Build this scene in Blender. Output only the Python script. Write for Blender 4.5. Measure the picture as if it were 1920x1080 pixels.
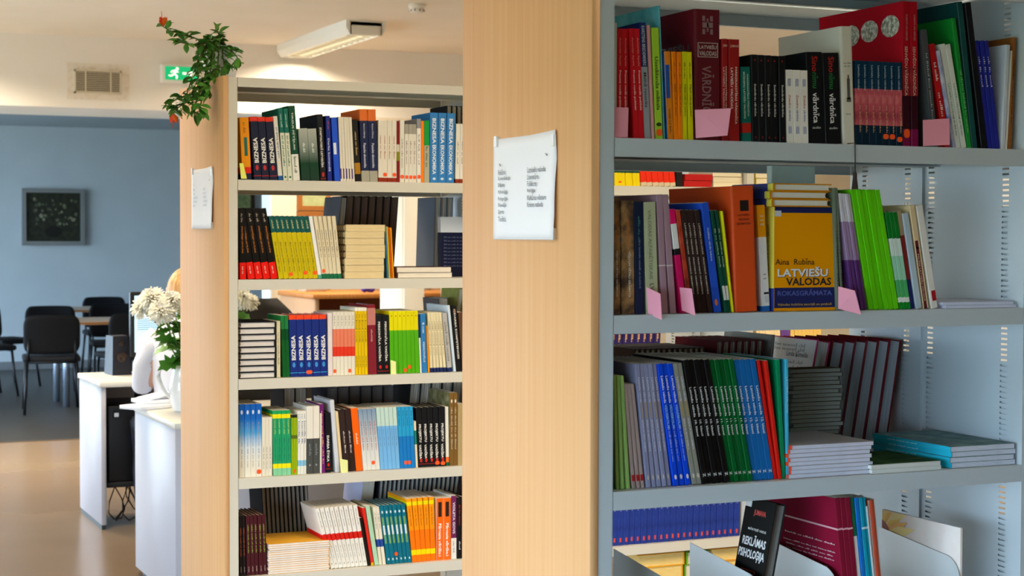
import bpy, bmesh, math, random, re
from mathutils import Vector, Matrix, Euler
random.seed(7)
for o in list(bpy.data.objects): bpy.data.objects.remove(o)
SC = bpy.context.scene
COL = SC.collection
# ------------------------------------------------------------------ camera
FPX, YAW, PITCH, ROLL, EYE = 3177.87, .42056, .03096, .00257, 1.49   # focal length in pixels of the 1920x1080 frame
_c, _s, _cp, _sp = math.cos(YAW), math.sin(YAW), math.cos(PITCH), math.sin(PITCH)
_R0 = Vector((_c, -_s, 0)); CF = Vector((_s*_cp, _c*_cp, -_sp)); _U0 = _R0.cross(CF)
CR = math.cos(ROLL)*_R0 + math.sin(ROLL)*_U0; CU = math.cos(ROLL)*_U0 - math.sin(ROLL)*_R0
CO = Vector((0, 0, EYE))
cd = bpy.data.cameras.new('camera'); cam = bpy.data.objects.new('camera', cd); COL.objects.link(cam)
mw = Matrix((CR, CU, -CF)).transposed().to_4x4(); mw.translation = CO; cam.matrix_world = mw
cd.sensor_width = 36; cd.lens = 36*FPX/1920; cd.clip_start = .05; cd.clip_end = 100
cd.dof.use_dof = True; cd.dof.focus_distance = 4.1; cd.dof.aperture_fstop = 9.0
SC.camera = cam
# ------------------------------------------------------------------ world, daylight, exposure
SC.view_settings.view_transform = 'Standard'; SC.view_settings.look = 'None'
SC.view_settings.exposure = 0.04; SC.view_settings.gamma = 1.0; SC.view_settings.use_curve_mapping = False
W = bpy.data.worlds.new('overcast_sky'); SC.world = W; W.use_nodes = True
W.node_tree.nodes['Background'].inputs[0].default_value = (.58, .78, 1, 1)
W.node_tree.nodes['Background'].inputs[1].default_value = 27.0
WALL_L, WALL_R, WALL_B, CEIL = -2.6, 9.0, -2.6, 2.93
WINDOWS = [(-2.3, -.1), (.1, 2.3), (4.3, 5.3), (9.1, 9.5), (10.3, 12.2), (14.0, 16.2), (16.6, 18.6)]     # v-ranges of the windows in the left wall
WZ0, WZ1 = .1, 1.70                                                           # daylight: open sky above the horizon seen through tall windows
def wtop(a): return WZ1 if a < 12 else 2.6                                   # the back room has taller windows
def portal(x, y, w, rz, z1):
    ld = bpy.data.lights.new('window_portal', 'AREA'); ld.shape = 'RECTANGLE'; ld.size = w; ld.size_y = z1-WZ0; ld.cycles.is_portal = True
    lo = bpy.data.objects.new('window_portal', ld); COL.objects.link(lo)
    lo.location = (x, y, (WZ0+z1)/2); lo.rotation_euler = (math.pi/2, 0, rz)
for a, b in WINDOWS: portal(WALL_L-.01, (a+b)/2, b-a, -math.pi/2, wtop(a))
LAMP_W, LAMP_COL = 75, (1.0, .85, .64)
# ------------------------------------------------------------------ projection helpers (pixel -> point on a real plane)
def ray(x, y): return CF + CR*((x-960)/FPX) - CU*((y-540)/FPX)
def aty(x, y, v):
    d = ray(x, y); return CO + d*(v/d.y)
def atz(x, y, z):
    d = ray(x, y); return CO + d*((z-EYE)/d.z)
def atx(x, y, u):
    d = ray(x, y); return CO + d*(u/d.x)
def u_at(x, v, z):                       # u of the point at depth plane v and height z that stands under column x
    k = (x-960)/FPX; q0 = Vector((0, v, z-EYE))
    return (CR.dot(q0) - k*CF.dot(q0))/(k*CF.x - CR.x)
# ------------------------------------------------------------------ materials
def lin(h):
    h = h.lstrip('#'); r = []
    for i in (0, 2, 4):
        c = int(h[i:i+2], 16)/255
        r.append(c/12.92 if c <= .04045 else ((c+.055)/1.055)**2.4)
    return (*r, 1)
MATS = {}
def M(spec, rough=.42, metal=0.0, bump=0.0, bscale=200.0, coat=0.0, emit=0.0, spec_l=.32):
    key = (spec, rough, metal, bump, bscale, coat, emit, spec_l)
    if key in MATS: return MATS[key]
    m = bpy.data.materials.new('mat'); m.use_nodes = True; nt = m.node_tree; b = nt.nodes['Principled BSDF']
    b.inputs['Roughness'].default_value = rough; b.inputs['Metallic'].default_value = metal
    b.inputs['Coat Weight'].default_value = coat; b.inputs['Specular IOR Level'].default_value = spec_l
    kind, body = (spec[0], spec[2:]) if spec[1] == ':' else ('', spec)
    if kind:
        cols = body.split('>'); tc = nt.nodes.new('ShaderNodeTexCoord'); rp = nt.nodes.new('ShaderNodeValToRGB')
        el = rp.color_ramp.elements
        while len(el) < len(cols): el.new(.5)
        lo, hi = (.0, 1.0) if kind == 'G' else (.3, .7)
        for i, c in enumerate(cols):
            el[i].position = lo+(hi-lo)*i/(len(cols)-1); el[i].color = lin(c)
        if kind == 'G':
            sx = nt.nodes.new('ShaderNodeSeparateXYZ'); nt.links.new(tc.outputs['Generated'], sx.inputs[0]); nt.links.new(sx.outputs[2], rp.inputs[0])
        else:
            mp = nt.nodes.new('ShaderNodeMapping'); no = nt.nodes.new('ShaderNodeTexNoise')
            nt.links.new(tc.outputs['Object'], mp.inputs[0]); nt.links.new(mp.outputs[0], no.inputs[0])
            no.inputs['Scale'].default_value = 1.0; no.inputs['Detail'].default_value = 4
            mp.inputs['Scale'].default_value = {'N': (25, 25, 25), 'S': (130, 130, 130), 'W': (70, 70, .9), 'H': (14, 14, 45), 'P': (900, 30, 6), 'F': (.5, .5, .5), 'L': (2.5, 2.5, 2.5)}[kind]
            nt.links.new(no.outputs[0], rp.inputs[0])
        nt.links.new(rp.outputs[0], b.inputs['Base Color'])
    else:
        b.inputs['Base Color'].default_value = lin(spec)
    if emit:
        b.inputs['Emission Strength'].default_value = emit
        b.inputs['Emission Color'].default_value = lin(spec if not kind else spec[2:9])
    if bump:
        no = nt.nodes.new('ShaderNodeTexNoise'); no.inputs['Scale'].default_value = bscale
        bp = nt.nodes.new('ShaderNodeBump'); bp.inputs['Strength'].default_value = bump; bp.inputs['Distance'].default_value = .002
        tc = nt.nodes.new('ShaderNodeTexCoord'); nt.links.new(tc.outputs['Object'], no.inputs[0])
        nt.links.new(no.outputs[0], bp.inputs['Height']); nt.links.new(bp.outputs[0], b.inputs['Normal'])
    MATS[key] = m
    return m
# ------------------------------------------------------------------ mesh helpers
class MB:
    """collects geometry with material slots; build() links it as one object"""
    def __init__(s): s.v = []; s.f = []; s.mi = []; s.mats = []; s.sm = []
    def slot(s, m):
        if m not in s.mats: s.mats.append(m)
        return s.mats.index(m)
    def add(s, vs, fs, m, smooth=False):
        n = len(s.v); k = s.slot(m); s.v += [tuple(x) for x in vs]
        for f in fs: s.f.append(tuple(i+n for i in f)); s.mi.append(k); s.sm.append(smooth)
        return s
    def box(s, lo, hi, m):
        (a, b, c), (d, e, f) = lo, hi
        return s.add([(a,b,c),(d,b,c),(d,e,c),(a,e,c),(a,b,f),(d,b,f),(d,e,f),(a,e,f)],
                     [(0,3,2,1),(4,5,6,7),(0,1,5,4),(1,2,6,5),(2,3,7,6),(3,0,4,7)], m)
    def rbox(s, lo, hi, r, m, seg=2, smooth=True):
        bm = bmesh.new(); bmesh.ops.create_cube(bm, size=1)
        for v in bm.verts:
            v.co = Vector([(lo[i]+hi[i])/2 + v.co[i]*(hi[i]-lo[i]) for i in range(3)])
        bmesh.ops.bevel(bm, geom=bm.edges[:], offset=r, segments=seg, affect='EDGES', profile=.5)
        s.bm(bm, m, smooth); return s
    def bm(s, bm, m, smooth=False):
        bm.verts.index_update()
        s.add([v.co for v in bm.verts], [[v.index for v in f.verts] for f in bm.faces], m, smooth); bm.free(); return s
    def prism(s, prof, x0, x1, m, axis=0):
        """closed profile (a,b) extruded along an axis"""
        n = len(prof)
        def P(a, b, x): return {0: (x, a, b), 1: (a, x, b), 2: (a, b, x)}[axis]
        vs = [P(a, b, x0) for a, b in prof] + [P(a, b, x1) for a, b in prof]
        fs = [(i, (i+1) % n, (i+1) % n+n, i+n) for i in range(n)] + [tuple(range(n-1, -1, -1)), tuple(range(n, 2*n))]
        return s.add(vs, fs, m)
    def tube(s, pts, r, m, n=8, cap=True):
        pts = [Vector(p) for p in pts]; rs = r if isinstance(r, (list, tuple)) else [r]*len(pts)
        vs, fs = [], []
        up = Vector((.3, .2, 1)).normalized()
        for i, p in enumerate(pts):
            d = (pts[min(i+1, len(pts)-1)]-pts[max(i-1, 0)]).normalized()
            a = d.cross(up)
            if a.length < .05: a = d.cross(Vector((1, 0, 0)))
            a.normalize(); b = d.cross(a)
            for k in range(n):
                t = 2*math.pi*k/n; vs.append(p+(a*math.cos(t)+b*math.sin(t))*rs[i])
        for i in range(len(pts)-1):
            for k in range(n):
                fs.append((i*n+k, i*n+(k+1) % n, (i+1)*n+(k+1) % n, (i+1)*n+k))
        if cap: fs += [tuple(range(n-1, -1, -1)), tuple(range((len(pts)-1)*n, len(pts)*n))]
        return s.add(vs, fs, m, True)
    def lathe(s, prof, m, c=(0, 0, 0), n=24):
        vs, fs = [], []
        for r, z in prof:
            for k in range(n):
                t = 2*math.pi*k/n; vs.append((c[0]+r*math.cos(t), c[1]+r*math.sin(t), c[2]+z))
        for i in range(len(prof)-1):
            for k in range(n): fs.append((i*n+k, i*n+(k+1) % n, (i+1)*n+(k+1) % n, (i+1)*n+k))
        return s.add(vs, fs, m, True)
    def mesh(s, name):
        me = bpy.data.meshes.new(name); me.from_pydata(s.v, [], s.f)
        for m in s.mats: me.materials.append(m)
        me.polygons.foreach_set('material_index', s.mi); me.polygons.foreach_set('use_smooth', s.sm); me.update()
        return me
    def build(s, name, parent=None):
        return link(name, s.mesh(name), parent)
def link(name, data, parent=None, loc=(0, 0, 0), rot=(0, 0, 0)):
    o = bpy.data.objects.new(name, data); COL.objects.link(o); o.parent = parent
    o.location = loc; o.rotation_euler = rot
    return o
def tag(o, label=None, cat=None, group=None, kind=None):
    if label: o['label'] = label
    if cat: o['category'] = cat
    if group: o['group'] = group
    if kind: o['kind'] = kind
    return o
def thing(name, label, cat, loc=(0, 0, 0), rz=0, group=None):
    return tag(link(name, None, None, loc, (0, 0, rz)), label, cat, group)
KIDS = {}
def kid(o):
    if o.parent: KIDS.setdefault(o.parent.name, []).append(o)
    return o
def copy_tree(o, parent=None):
    c = o.copy(); COL.objects.link(c); c.parent = parent
    for ch in list(o.children): copy_tree(ch, c)
    return c
# ------------------------------------------------------------------ lettering
TXT = {}
def glyphs(s):
    if s in TXT: return TXT[s]
    cu = bpy.data.curves.new('t', 'FONT'); cu.body = s.lstrip('*'); cu.offset = .028 if s[0] == '*' else .011; cu.resolution_u = 2; ob = bpy.data.objects.new('t', cu)
    me = bpy.data.meshes.new_from_object(ob)
    vs = [(v.co.x, v.co.y) for v in me.vertices]; fs = [tuple(p.vertices) for p in me.polygons]
    bpy.data.objects.remove(ob); bpy.data.curves.remove(cu); bpy.data.meshes.remove(me)
    xs = [v[0] for v in vs] or [0, 1]; ys = [v[1] for v in vs] or [0, 1]
    x0, x1, y0, y1 = min(xs), max(xs), min(ys), max(ys)
    TXT[s] = ([((a-(x0+x1)/2)/max(x1-x0, 1e-6), (b-(y0+y1)/2)/max(y1-y0, 1e-6)) for a, b in vs], fs)
    return TXT[s]
def scribble(n, seed):
    """print too small to read: word-like runs of letter-sized ticks"""
    rnd = random.Random(seed); vs, fs = [], []; x = 0.0
    while x < n:
        L = rnd.randint(3, 9)
        for _ in range(L):
            h = rnd.choice((.55, .6, .6, 1)); k = len(vs); w = rnd.uniform(.45, .75)
            vs += [(x, 0), (x+w, 0), (x+w, h), (x, h)]; fs.append((k, k+1, k+2, k+3)); x += 1
        x += 1
    return [(a/x-.5, b-.5) for a, b in vs], fs
def letters(parent, s, color, o, xd, yd, length, height, name='spine_title', rough=.5, metal=0):
    """flat lettering: text s fitted to length x height, centred at o in the plane xd, yd"""
    if s[0] == '~': vs, fs = scribble(int(s[1:] or 24), s+str(round(length, 3)))
    else: vs, fs = glyphs(s)
    o, xd, yd = Vector(o), Vector(xd), Vector(yd)
    b = MB(); b.add([o+xd*(a*length)+yd*(c*height) for a, c in vs], fs, M(color, rough, metal))
    return b.build(name, parent)
# ------------------------------------------------------------------ the room
def struct(o, label=None): o['kind'] = 'structure'; return o
BULK = 12.55                                        # plane of the bulkhead / partition at the back
cream, blue, white = M('L:#f3efe4>#f6f2e9', .85), M('L:#aab4ba>#b0babf', .8), M('#ece9e2', .8)
ceil_m = M('L:#efe6d4>#f3ebdb', .9)
fb = MB().box((WALL_L, WALL_B, -.1), (WALL_R, 12.52, 0), M('F:#77644f>#826e58>#8b7860', .24))
struct(fb.build('floor'))
struct(MB().box((WALL_L, 12.52, -.1), (WALL_R, 19.6, 0), M('F:#33312e>#3a3835', .45)).build('floor_back_room'))
struct(MB().box((WALL_L, WALL_B, CEIL), (WALL_R, BULK, CEIL+.1), ceil_m).build('ceiling'))
struct(MB().box((WALL_L, BULK+.92, 2.68), (WALL_R, 19.6, 2.78), M('#a0aab0', .85)).build('ceiling_back_room'))
struct(MB().box((WALL_L, 19.22, 0), (WALL_R, 19.6, 2.8), blue).build('wall_back'))
struct(MB().box((WALL_L, 19.2, 0), (WALL_R, 19.222, .09), M('#6f7275', .5)).build('baseboard_back'))
struct(MB().box((WALL_L, BULK, 2.41), (WALL_R, BULK+.92, CEIL+.1), cream).build('wall_bulkhead'))
struct(MB().box((3.6, BULK, 0), (WALL_R, BULK+.2, 2.41), M('L:#ddd2ba>#e3d9c4', .85)).build('wall_partition'))
struct(MB().box((3.585, BULK-.012, 0), (3.6, BULK+.205, 2.41), M('#cfe0ee', .5)).build('trim_1'))  # jamb face; its lit look is put into the pale blue
struct(MB().box((WALL_L, 12.50, .0), (3.58, 12.54, .004), M('#5d5448', .4, .4)).build('trim_2'))
struct(MB().box((WALL_R, WALL_B, 0), (WALL_R+.2, 19.6, CEIL), cream).build('wall_right'))
def window_wall(name, wins, lo, hi, P, n0):
    """wall with openings; P(a0, a1, d0, d1, z0, z1) maps along-wall, depth and height ranges to a box"""
    w = MB(); prev = lo
    for a, b in wins:
        w.box(*P(prev, a, -.2, 0, 0, CEIL), cream); w.box(*P(a, b, -.2, 0, 0, WZ0), cream); w.box(*P(a, b, -.2, 0, wtop(a), CEIL), cream); prev = b
    w.box(*P(prev, hi, -.2, 0, 0, CEIL), cream); struct(w.build(name))
    wm = M('#f2f2ee', .4)
    for i, (a, b) in enumerate(wins):
        f = MB()
        for q in (a, (a+b)/2-.03, b-.06): f.box(*P(q, q+.06, -.16, -.09, WZ0, wtop(a)), wm)
        for q in (WZ0, wtop(a)-.06): f.box(*P(a+.06, b-.06, -.155, -.095, q, q+.06), wm)
        o = struct(f.build('window_%d' % (n0+i)))
        MB().box(*P(a-.05, b+.05, -.06, .12, WZ0-.035, WZ0), wm).build('window_sill', o)
window_wall('wall_left', WINDOWS, WALL_B, 19.6, lambda a0, a1, d0, d1, z0, z1: ((WALL_L+d0, a0, z0), (WALL_L+d1, a1, z1)), 1)
cream_keep, cream = cream, M('W:#4a4038>#5a4e44', .7)          # unseen wall behind the camera, coloured dark to cut bounced light
window_wall('wall_front', [], WALL_L, WALL_R, lambda a0, a1, d0, d1, z0, z1: ((a0, WALL_B+d0, z0), (a1, WALL_B+d1, z1)), 10)
cream = cream_keep
gr = MB().box((-60, -60, -.5), (60, 60, -.45), M('F:#4a5040>#5a6048', .9)).build('ground'); struct(gr)
struct(MB().box((-40, 6.5, -.449), (WALL_L-.25, 22, -.40), M('F:#c8c2b4>#d4cec0', .9)).build('bounce_slab'))  # unseen pale slab added to bounce sky light up to the ceiling
# ------------------------------------------------------------------ ceiling lamps (surface-mounted twin fluorescent fittings, some added unseen for their light)
def make_lamp(loc, label, power=1.0):
    t = thing('ceiling_light', label, 'ceiling light', loc, 0, 'fluorescent fittings on the ceiling')
    L, w, h = .82, .14, .095; wm = M('#eceae0', .45)
    pr = [(-w, 0), (-w, -h*.55), (-w*.8, -h), (-w*.74, -h), (-w*.74, -h*.35), (w*.74, -h*.35), (w*.74, -h), (w*.8, -h), (w, -h*.55), (w, 0)]
    hb = MB(); hb.prism(pr, -L, L, wm, axis=1)
    hb.box((-w*.8, -L, -h), (w*.8, -L+.03, -.01), wm); hb.box((-w*.8, L-.03, -h), (w*.8, L, -.01), wm)
    hb.build('housing', t)
    for sx in (-.055, .055):
        MB().tube([(sx, -L+.05, -h*.62), (sx, L-.05, -h*.62)], .011, M('#fff0cf', .4, emit=2.2)).build('tube', t)
    for k in range(13):
        y = -L+.1+k*(2*L-.2)/12
        MB().prism([(y-.002, -h*.45), (y+.002, -h*.45), (y+.006, -h+.004), (y-.006, -h+.004)], -w*.72, w*.72, M('#d9d6cc', .25, .7)).build('louvre', t)
    ld = bpy.data.lights.new('lamp_light', 'AREA'); ld.shape = 'RECTANGLE'; ld.size = .2; ld.size_y = 1.5
    ld.energy = LAMP_W*power; ld.color = LAMP_COL; ld.spread = math.radians(160)
    lo = link('lamp_light', ld, t, (0, 0, -h-.004)); return t
make_lamp((3.77, 11.66, CEIL), 'lit white ceiling light beside the green exit sign bulkhead', .75)
make_lamp((2.2, 3.35, CEIL), 'added unseen ceiling light over the back of the grey bookcase', .66)  # out of view, added to warm the front of the far bookcase
make_lamp((4.4, 3.35, CEIL), 'added unseen ceiling light farther along the bookcase aisle', 1.0)  # companion lamp added out of view further down the aisle
make_lamp((.6, 11.75, CEIL), 'added unseen ceiling light before the slatted air vent', 2.7)  # unseen lamp added to brighten the bulkhead
make_lamp((1.1, 7.6, CEIL), 'added unseen ceiling light above the white desk', .6)  # unseen lamp added for warm light on floor and desk
make_lamp((-.9, 3.9, CEIL), 'added unseen ceiling light beside the window wall', .5)  # unseen lamp added to brighten the beech end panels
make_lamp((3.77, 7.7, CEIL), 'lit white ceiling light behind the cream bookcase', .4)
make_lamp((8.3, 9.0, CEIL), 'lit white ceiling light near the right wall')
# ------------------------------------------------------------------ bookcases
LEV = [1.669, 1.344, 1.019, .694, .369, .044]
V_NEAR, V_FAR, BW = 2.753, 5.39, .608
BAY0, BAYL = 1.435, .95                            # first bay starts at BAY0, clear width BAYL
SD = .285                                          # depth of one shelf
PITCHB = BAYL+.03
def shelf_profile(d, lip):
    k = .0016
    return [(0, 0), (d, 0), (d, -lip*.75), (d-.014, -lip*.75), (d-.014, -lip*.75+k), (d-k, -lip*.75+k), (d-k, -k), (k, -k),
            (k, -lip+k), (.014, -lip+k), (.014, -lip), (0, -lip)]
def upright_mesh(m):
    b = MB(); cols = [.059, .303, .388, .628-.03]; cols[3] = BW-.059
    per, sl = .0111, .0042
    cuts = [0.0]
    for c in cols: cuts += [c-.0105, c+.0105]
    cuts.append(BW)
    k = .0012
    for i in range(len(cuts)-1):
        a, c = cuts[i], cuts[i+1]
        if i % 2 == 0: b.box((0, a, 0), (k, c, 2.0), m)
        else:
            z = .02; b.box((0, a, 0), (k, c, z), m)
            while z+per < 1.99:
                b.box((0, a, z+sl), (k, c, z+per), m); z += per
            b.box((0, a, z), (k, c, 2.0), m)
    for a, c in ((0, .022), (BW-.022, BW)):          # hollow front and back posts
        b.box((k, a, 0), (.03, a+.0015, 2.0), m); b.box((.0285, a, 0), (.03, c, 2.0), m); b.box((k, c-.0015, 0), (.03, c, 2.0), m)
    for c in cols:                                    # strips added to block light through the slots except below each shelf
        for i, z in enumerate(LEV): b.box((.006, c-.016, z), (.008, c+.05, (LEV[i-1] if i else 2.0)-.115), m)
    b.box((-.006, .328, 0), (.004, .362, 2.0), m)       # joint channel between the two halves
    return b.mesh('upright')
def make_bookcase(v0, paint, label, nbay, wood):
    t = thing('bookcase', label, 'bookcase', (0, v0, 0))
    pm = M(paint, .38); um = upright_mesh(pm)
    for i in range(nbay+1):
        link('upright', um, t, (BAY0-.03+i*PITCHB if i == 0 else BAY0-.03+i*PITCHB, 0, 0))
    MB().rbox((BAY0-.048, -.002, .01), (BAY0-.0305, BW+.002, 2.004), .0015, wood, 1).build('end_panel', t)
    MB().rbox((BAY0+nbay*PITCHB+.0005, -.002, .01), (BAY0+nbay*PITCHB+.018, BW+.002, 2.004), .0015, wood, 1).build('end_panel', t)
    b = MB(); b.prism(shelf_profile(SD, .034), .001, BAYL-.001, pm); sm = b.mesh('shelf')
    b = MB(); b.prism(shelf_profile(SD+.01, .03), .001, BAYL-.001, pm); tm = b.mesh('top_panel')
    for i in range(nbay):
        u = BAY0+i*PITCHB
        for z in LEV:
            link('shelf', sm, t, (u, 0, z)); link('shelf', sm, t, (u+BAYL, BW, z), (0, 0, math.pi))
        link('top_panel', tm, t, (u, 0, 2.0)); link('top_panel', tm, t, (u+BAYL, BW, 2.0), (0, 0, math.pi))
        MB().box((u, .02, .0), (u+BAYL, .03, .012), pm).build('plinth', t)
    return t
wood = M('W:#d7a36d>#dba974>#dfaf7c', .62)
case_n = make_bookcase(V_NEAR, '#bec9ce', 'pale grey metal bookcase with beech end panel and pink paper markers', 2, wood)  # cool daylight tint is put into this paint colour
case_f = make_bookcase(V_FAR, '#d8d2c2', 'cream metal bookcase with beech end panel below the trailing plant', 3, wood)  # same kind of paint, with warm lamplight put into the colour
# sheet-metal label clips pushed over the shelf lips
def clip(case, v0, x0, x1, lev):
    u0, u1 = u_at(x0, v0, LEV[lev]), u_at(x1, v0, LEV[lev]); z = LEV[lev]; m = M('#bfc8ca' if case is case_n else '#dcd6c6', .35)  # clip colours follow each case's light-tinted paint
    b = MB(); b.prism([(-.0022, .0012), (.012, .0012), (.012, .0002), (-.0008, .0002), (-.0008, -.0352), (.006, -.0352), (.006, -.0366), (-.0022, -.0366)], u0, u1, m)
    b.build('label_clip', case)
for a in ((1150.5, 1191, 0), (1729, 1766, 0), (1148, 1184, 1), (1569, 1608, 1), (1147, 1181, 2)): clip(case_n, V_NEAR, *a)
clip(case_f, V_FAR, 447, 467, 0); clip(case_f, V_FAR, 862, 868, 2)
# ------------------------------------------------------------------ books
def vivid(spec, k=1.16, g=1.0):
    """printed covers: push a colour's saturation a little"""
    out = ''
    for part in re.split('(#[0-9a-f]{6})', spec):
        if part[:1] == '#':
            c = [int(part[i:i+2], 16) for i in (1, 3, 5)]; l = .3*c[0]+.59*c[1]+.11*c[2]
            if max(c)-min(c) > 40: c = [max(0, min(255, (l+(q-l)*k)*g)) for q in c]
            part = '#%02x%02x%02x' % tuple(int(q) for q in c)
        out += part
    return out
def cover_mesh(t, D, h, st):
    hard = st.get('hard', False); c = min(.0024 if hard else .0007, t*.22); r = min(st.get('r', .0022 if hard else .0009), t*.3)
    seg = 2
    out = [(0, D), (0, r)] + [(r-r*math.cos(a), r-r*math.sin(a)) for a in (math.pi/6, math.pi/3)] + [(r, 0), (t-r, 0)] \
        + [(t-r+r*math.sin(a), r-r*math.cos(a)) for a in (math.pi/6, math.pi/3)] + [(t, r), (t, D)]
    if st.get('round'):                              # convex spine
        n = 7; dep = min(t*.18, .008); out = [(0, D)] + [(t*(i/(n-1)), dep-dep*math.sin(math.pi*i/(n-1))) for i in range(n)] + [(t, D)]
    inn = [(t-c, D), (t-c, c+r), (c, c+r), (c, D)]
    prof = out+inn; n = len(prof)
    bands = st['b'] if isinstance(st['b'], list) else [(0, st['b'])]
    side = st.get('side')
    zs = [f*h for f, _ in bands]+[h]
    b = MB(); rough = st.get('rough', .5)
    pm = M(st.get('p', '#e9e2d0'), .8)
    for k, (f, col) in enumerate(bands):
        m = M(vivid(col), rough, coat=st.get('coat', 0), spec_l=.2); z0, z1 = zs[k], zs[k+1]
        vs = [(x, y, z0) for x, y in prof]+[(x, y, z1) for x, y in prof]
        ns = len(out)
        for i in range(n):
            j = (i+1) % n
            mm = m
            if i == 0 or i == ns-2: mm = M(vivid(side or col), .85, spec_l=.04)
            if ns-1 <= i: mm = pm if not hard else mm
            b.add([vs[i], vs[j], vs[j+n], vs[i+n]], [(0, 1, 2, 3)], mm)
        cm_ = M(vivid(side), rough) if side else m
        if k == 0: b.add(vs[:n], [tuple(range(n-1, -1, -1))], cm_)
        if k == len(bands)-1: b.add(vs[n:], [tuple(range(n))], cm_)
    return b.mesh('cover'), c, r
def make_book(t, D, h, st, name='book'):
    """spine at y=0 facing -y, thickness along x, height along z; root = the cover, children = pages, lettering, labels"""
    me, c, r = cover_mesh(t, D, h, st); o = link(name, me)
    hard = st.get('hard', False); e = .003 if hard else .0004
    pg = M(st.get('pm', 'P:%s>%s' % (st.get('p', '#d9d0ba'), st.get('p2', '#efe8d8'))), .85)
    b = MB(); x0, x1, y0, y1 = c+.0001, t-c-.0001, c+r+.0003, D-e
    if hard:                                          # hollow fore-edge
        bow = min(.004, t*.15); n = 5
        prof = [(x0, y0)]+[(x0+(x1-x0)*i/(n-1), y1-bow*math.sin(math.pi*i/(n-1))) for i in range(n)]+[(x1, y0)]
    else: prof = [(x0, y0), (x0, y1), (x1, y1), (x1, y0)]
    b.prism(prof, e, h-e, pg, axis=2); b.build('page_block', o)
    ep = -.0004 if not st.get('round') else -.0006
    for q in st.get('blk', []):                       # z0,z1,x0,x1,colour  (fractions): label or logo on the spine
        z0, z1, a0, a1, col = q[:5]
        nm = q[5] if len(q) > 5 else 'spine_label'
        if nm == 'logo':                              # oval device
            b = MB(); b.prism([((a0+a1)/2*t+(a1-a0)/2*t*math.cos(k*math.pi/6), (z0+z1)/2*h+(z1-z0)/2*h*math.sin(k*math.pi/6)) for k in range(12)], ep, .0006, M(col, .5), axis=1); b.build(nm, o)
        else: MB().box((a0*t, ep, z0*h), (a1*t, .0006, z1*h), M(col, .5)).build(nm, o)
    for q in st.get('tx', []):                        # text, colour, centre z, length, width, orientation, centre x
        s, col, zc, ln, wd, orr = q[:6]; xc = q[6] if len(q) > 6 else .5
        xd, yd = {'u': ((0, 0, 1), (-1, 0, 0)), 'd': ((0, 0, -1), (1, 0, 0)), 'h': ((1, 0, 0), (0, 0, 1))}[orr]
        L, H = (ln*h, wd*t) if orr != 'h' else (ln*t, wd*h)
        letters(o, s, col, (xc*t, ep-.0003, zc*h), xd, yd, L, H)
    for q in st.get('lblk', []):                      # y0,y1,z0,z1,colour on the left cover
        MB().box((-.0004, q[0]*D, q[2]*h), (.0005, q[1]*D, q[3]*h), M(q[4], .5)).build(q[5] if len(q) > 5 else 'cover_panel', o)
    for s, col, yc, zc, ln, ht in st.get('ltx', []):
        letters(o, s, col, (-.0008, yc*D, zc*h), (0, -1, 0), (0, 0, 1), ln*D, ht*h, 'cover_title')
    return o
def sticker(o, t, h, zf, col='#ff5a1e', w=.8, hz=.03, name='sticker'):
    rr = .005; b = MB(); x0, x1 = t*(.5-w/2), t*(.5+w/2)
    cx, hw, hh_ = t/2, (x1-x0)/2, hz*h
    b.prism([(cx+hw*q*w_, zf*h+hh_*r_*v_) for q, r_, w_, v_ in ((-1, -1, 1, .55), (-1, -1, .55, 1), (1, -1, .55, 1), (1, -1, 1, .55), (1, 1, 1, .55), (1, 1, .55, 1), (-1, 1, .55, 1), (-1, 1, 1, .55))], -.0011, -.0003, M(col, .5), axis=1)
    return b.build(name, o)
ORD = 'first second third fourth fifth sixth seventh eighth ninth tenth eleventh twelfth thirteenth fourteenth fifteenth sixteenth seventeenth eighteenth nineteenth twentieth twenty-first twenty-second twenty-third twenty-fourth'.split()
SUFFIX = ['on the dictionary shelf', 'on the grammar shelf', 'on the textbook shelf', 'between the metal dividers', 'seen through the grey bookcase'] + ['on %s shelf of cream bookcase' % q for q in ('top', 'second', 'third', 'fourth', 'fifth')]
LASTOF, USED = {}, set()
def short(label):
    for q in SUFFIX: label = label.replace(' '+q, '')
    return label
def core(s):
    for q in (' with ', ' beside ', ' and ', ' showing ', ' fading ', ' in ', ' by ', ' against ', ' lying ', ' facing ', ' leaning ', ' at ', ' about ', ' towering '): s = s.split(q)[0]
    return s
def each_label(label, i, n, row, stack=False):
    """own label for each of n look-alikes: counted from the neighbouring book, or up its stack"""
    s = short(label); suf = label[len(s):].strip() if label.startswith(s) else ''
    if stack: tail = 'lowest of its stack' if i == 0 else 'topmost of its stack' if i == n-1 else ORD[i]+' from bottom of its stack'
    else:
        a = LASTOF.get(row, 'upright'); tail = 'next to the '+a if i == 0 else ORD[i]+' from the '+a
    out = s+', '+tail
    if suf and len((out+' '+suf).split()) <= 16: out = out+', '+suf
    w = out.split()
    if len(w) > 16:
        out = core(s)+', '+tail; out = out+(', '+suf if suf and len((out+' '+suf).split()) <= 16 else '')
    while out in USED: out = out+' again'
    USED.add(out); return out
def kind_name(t, st, name):
    return name if name != 'book' else 'booklet' if t < .0075 else 'hardback' if st.get('hard') else 'paperback'
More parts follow.
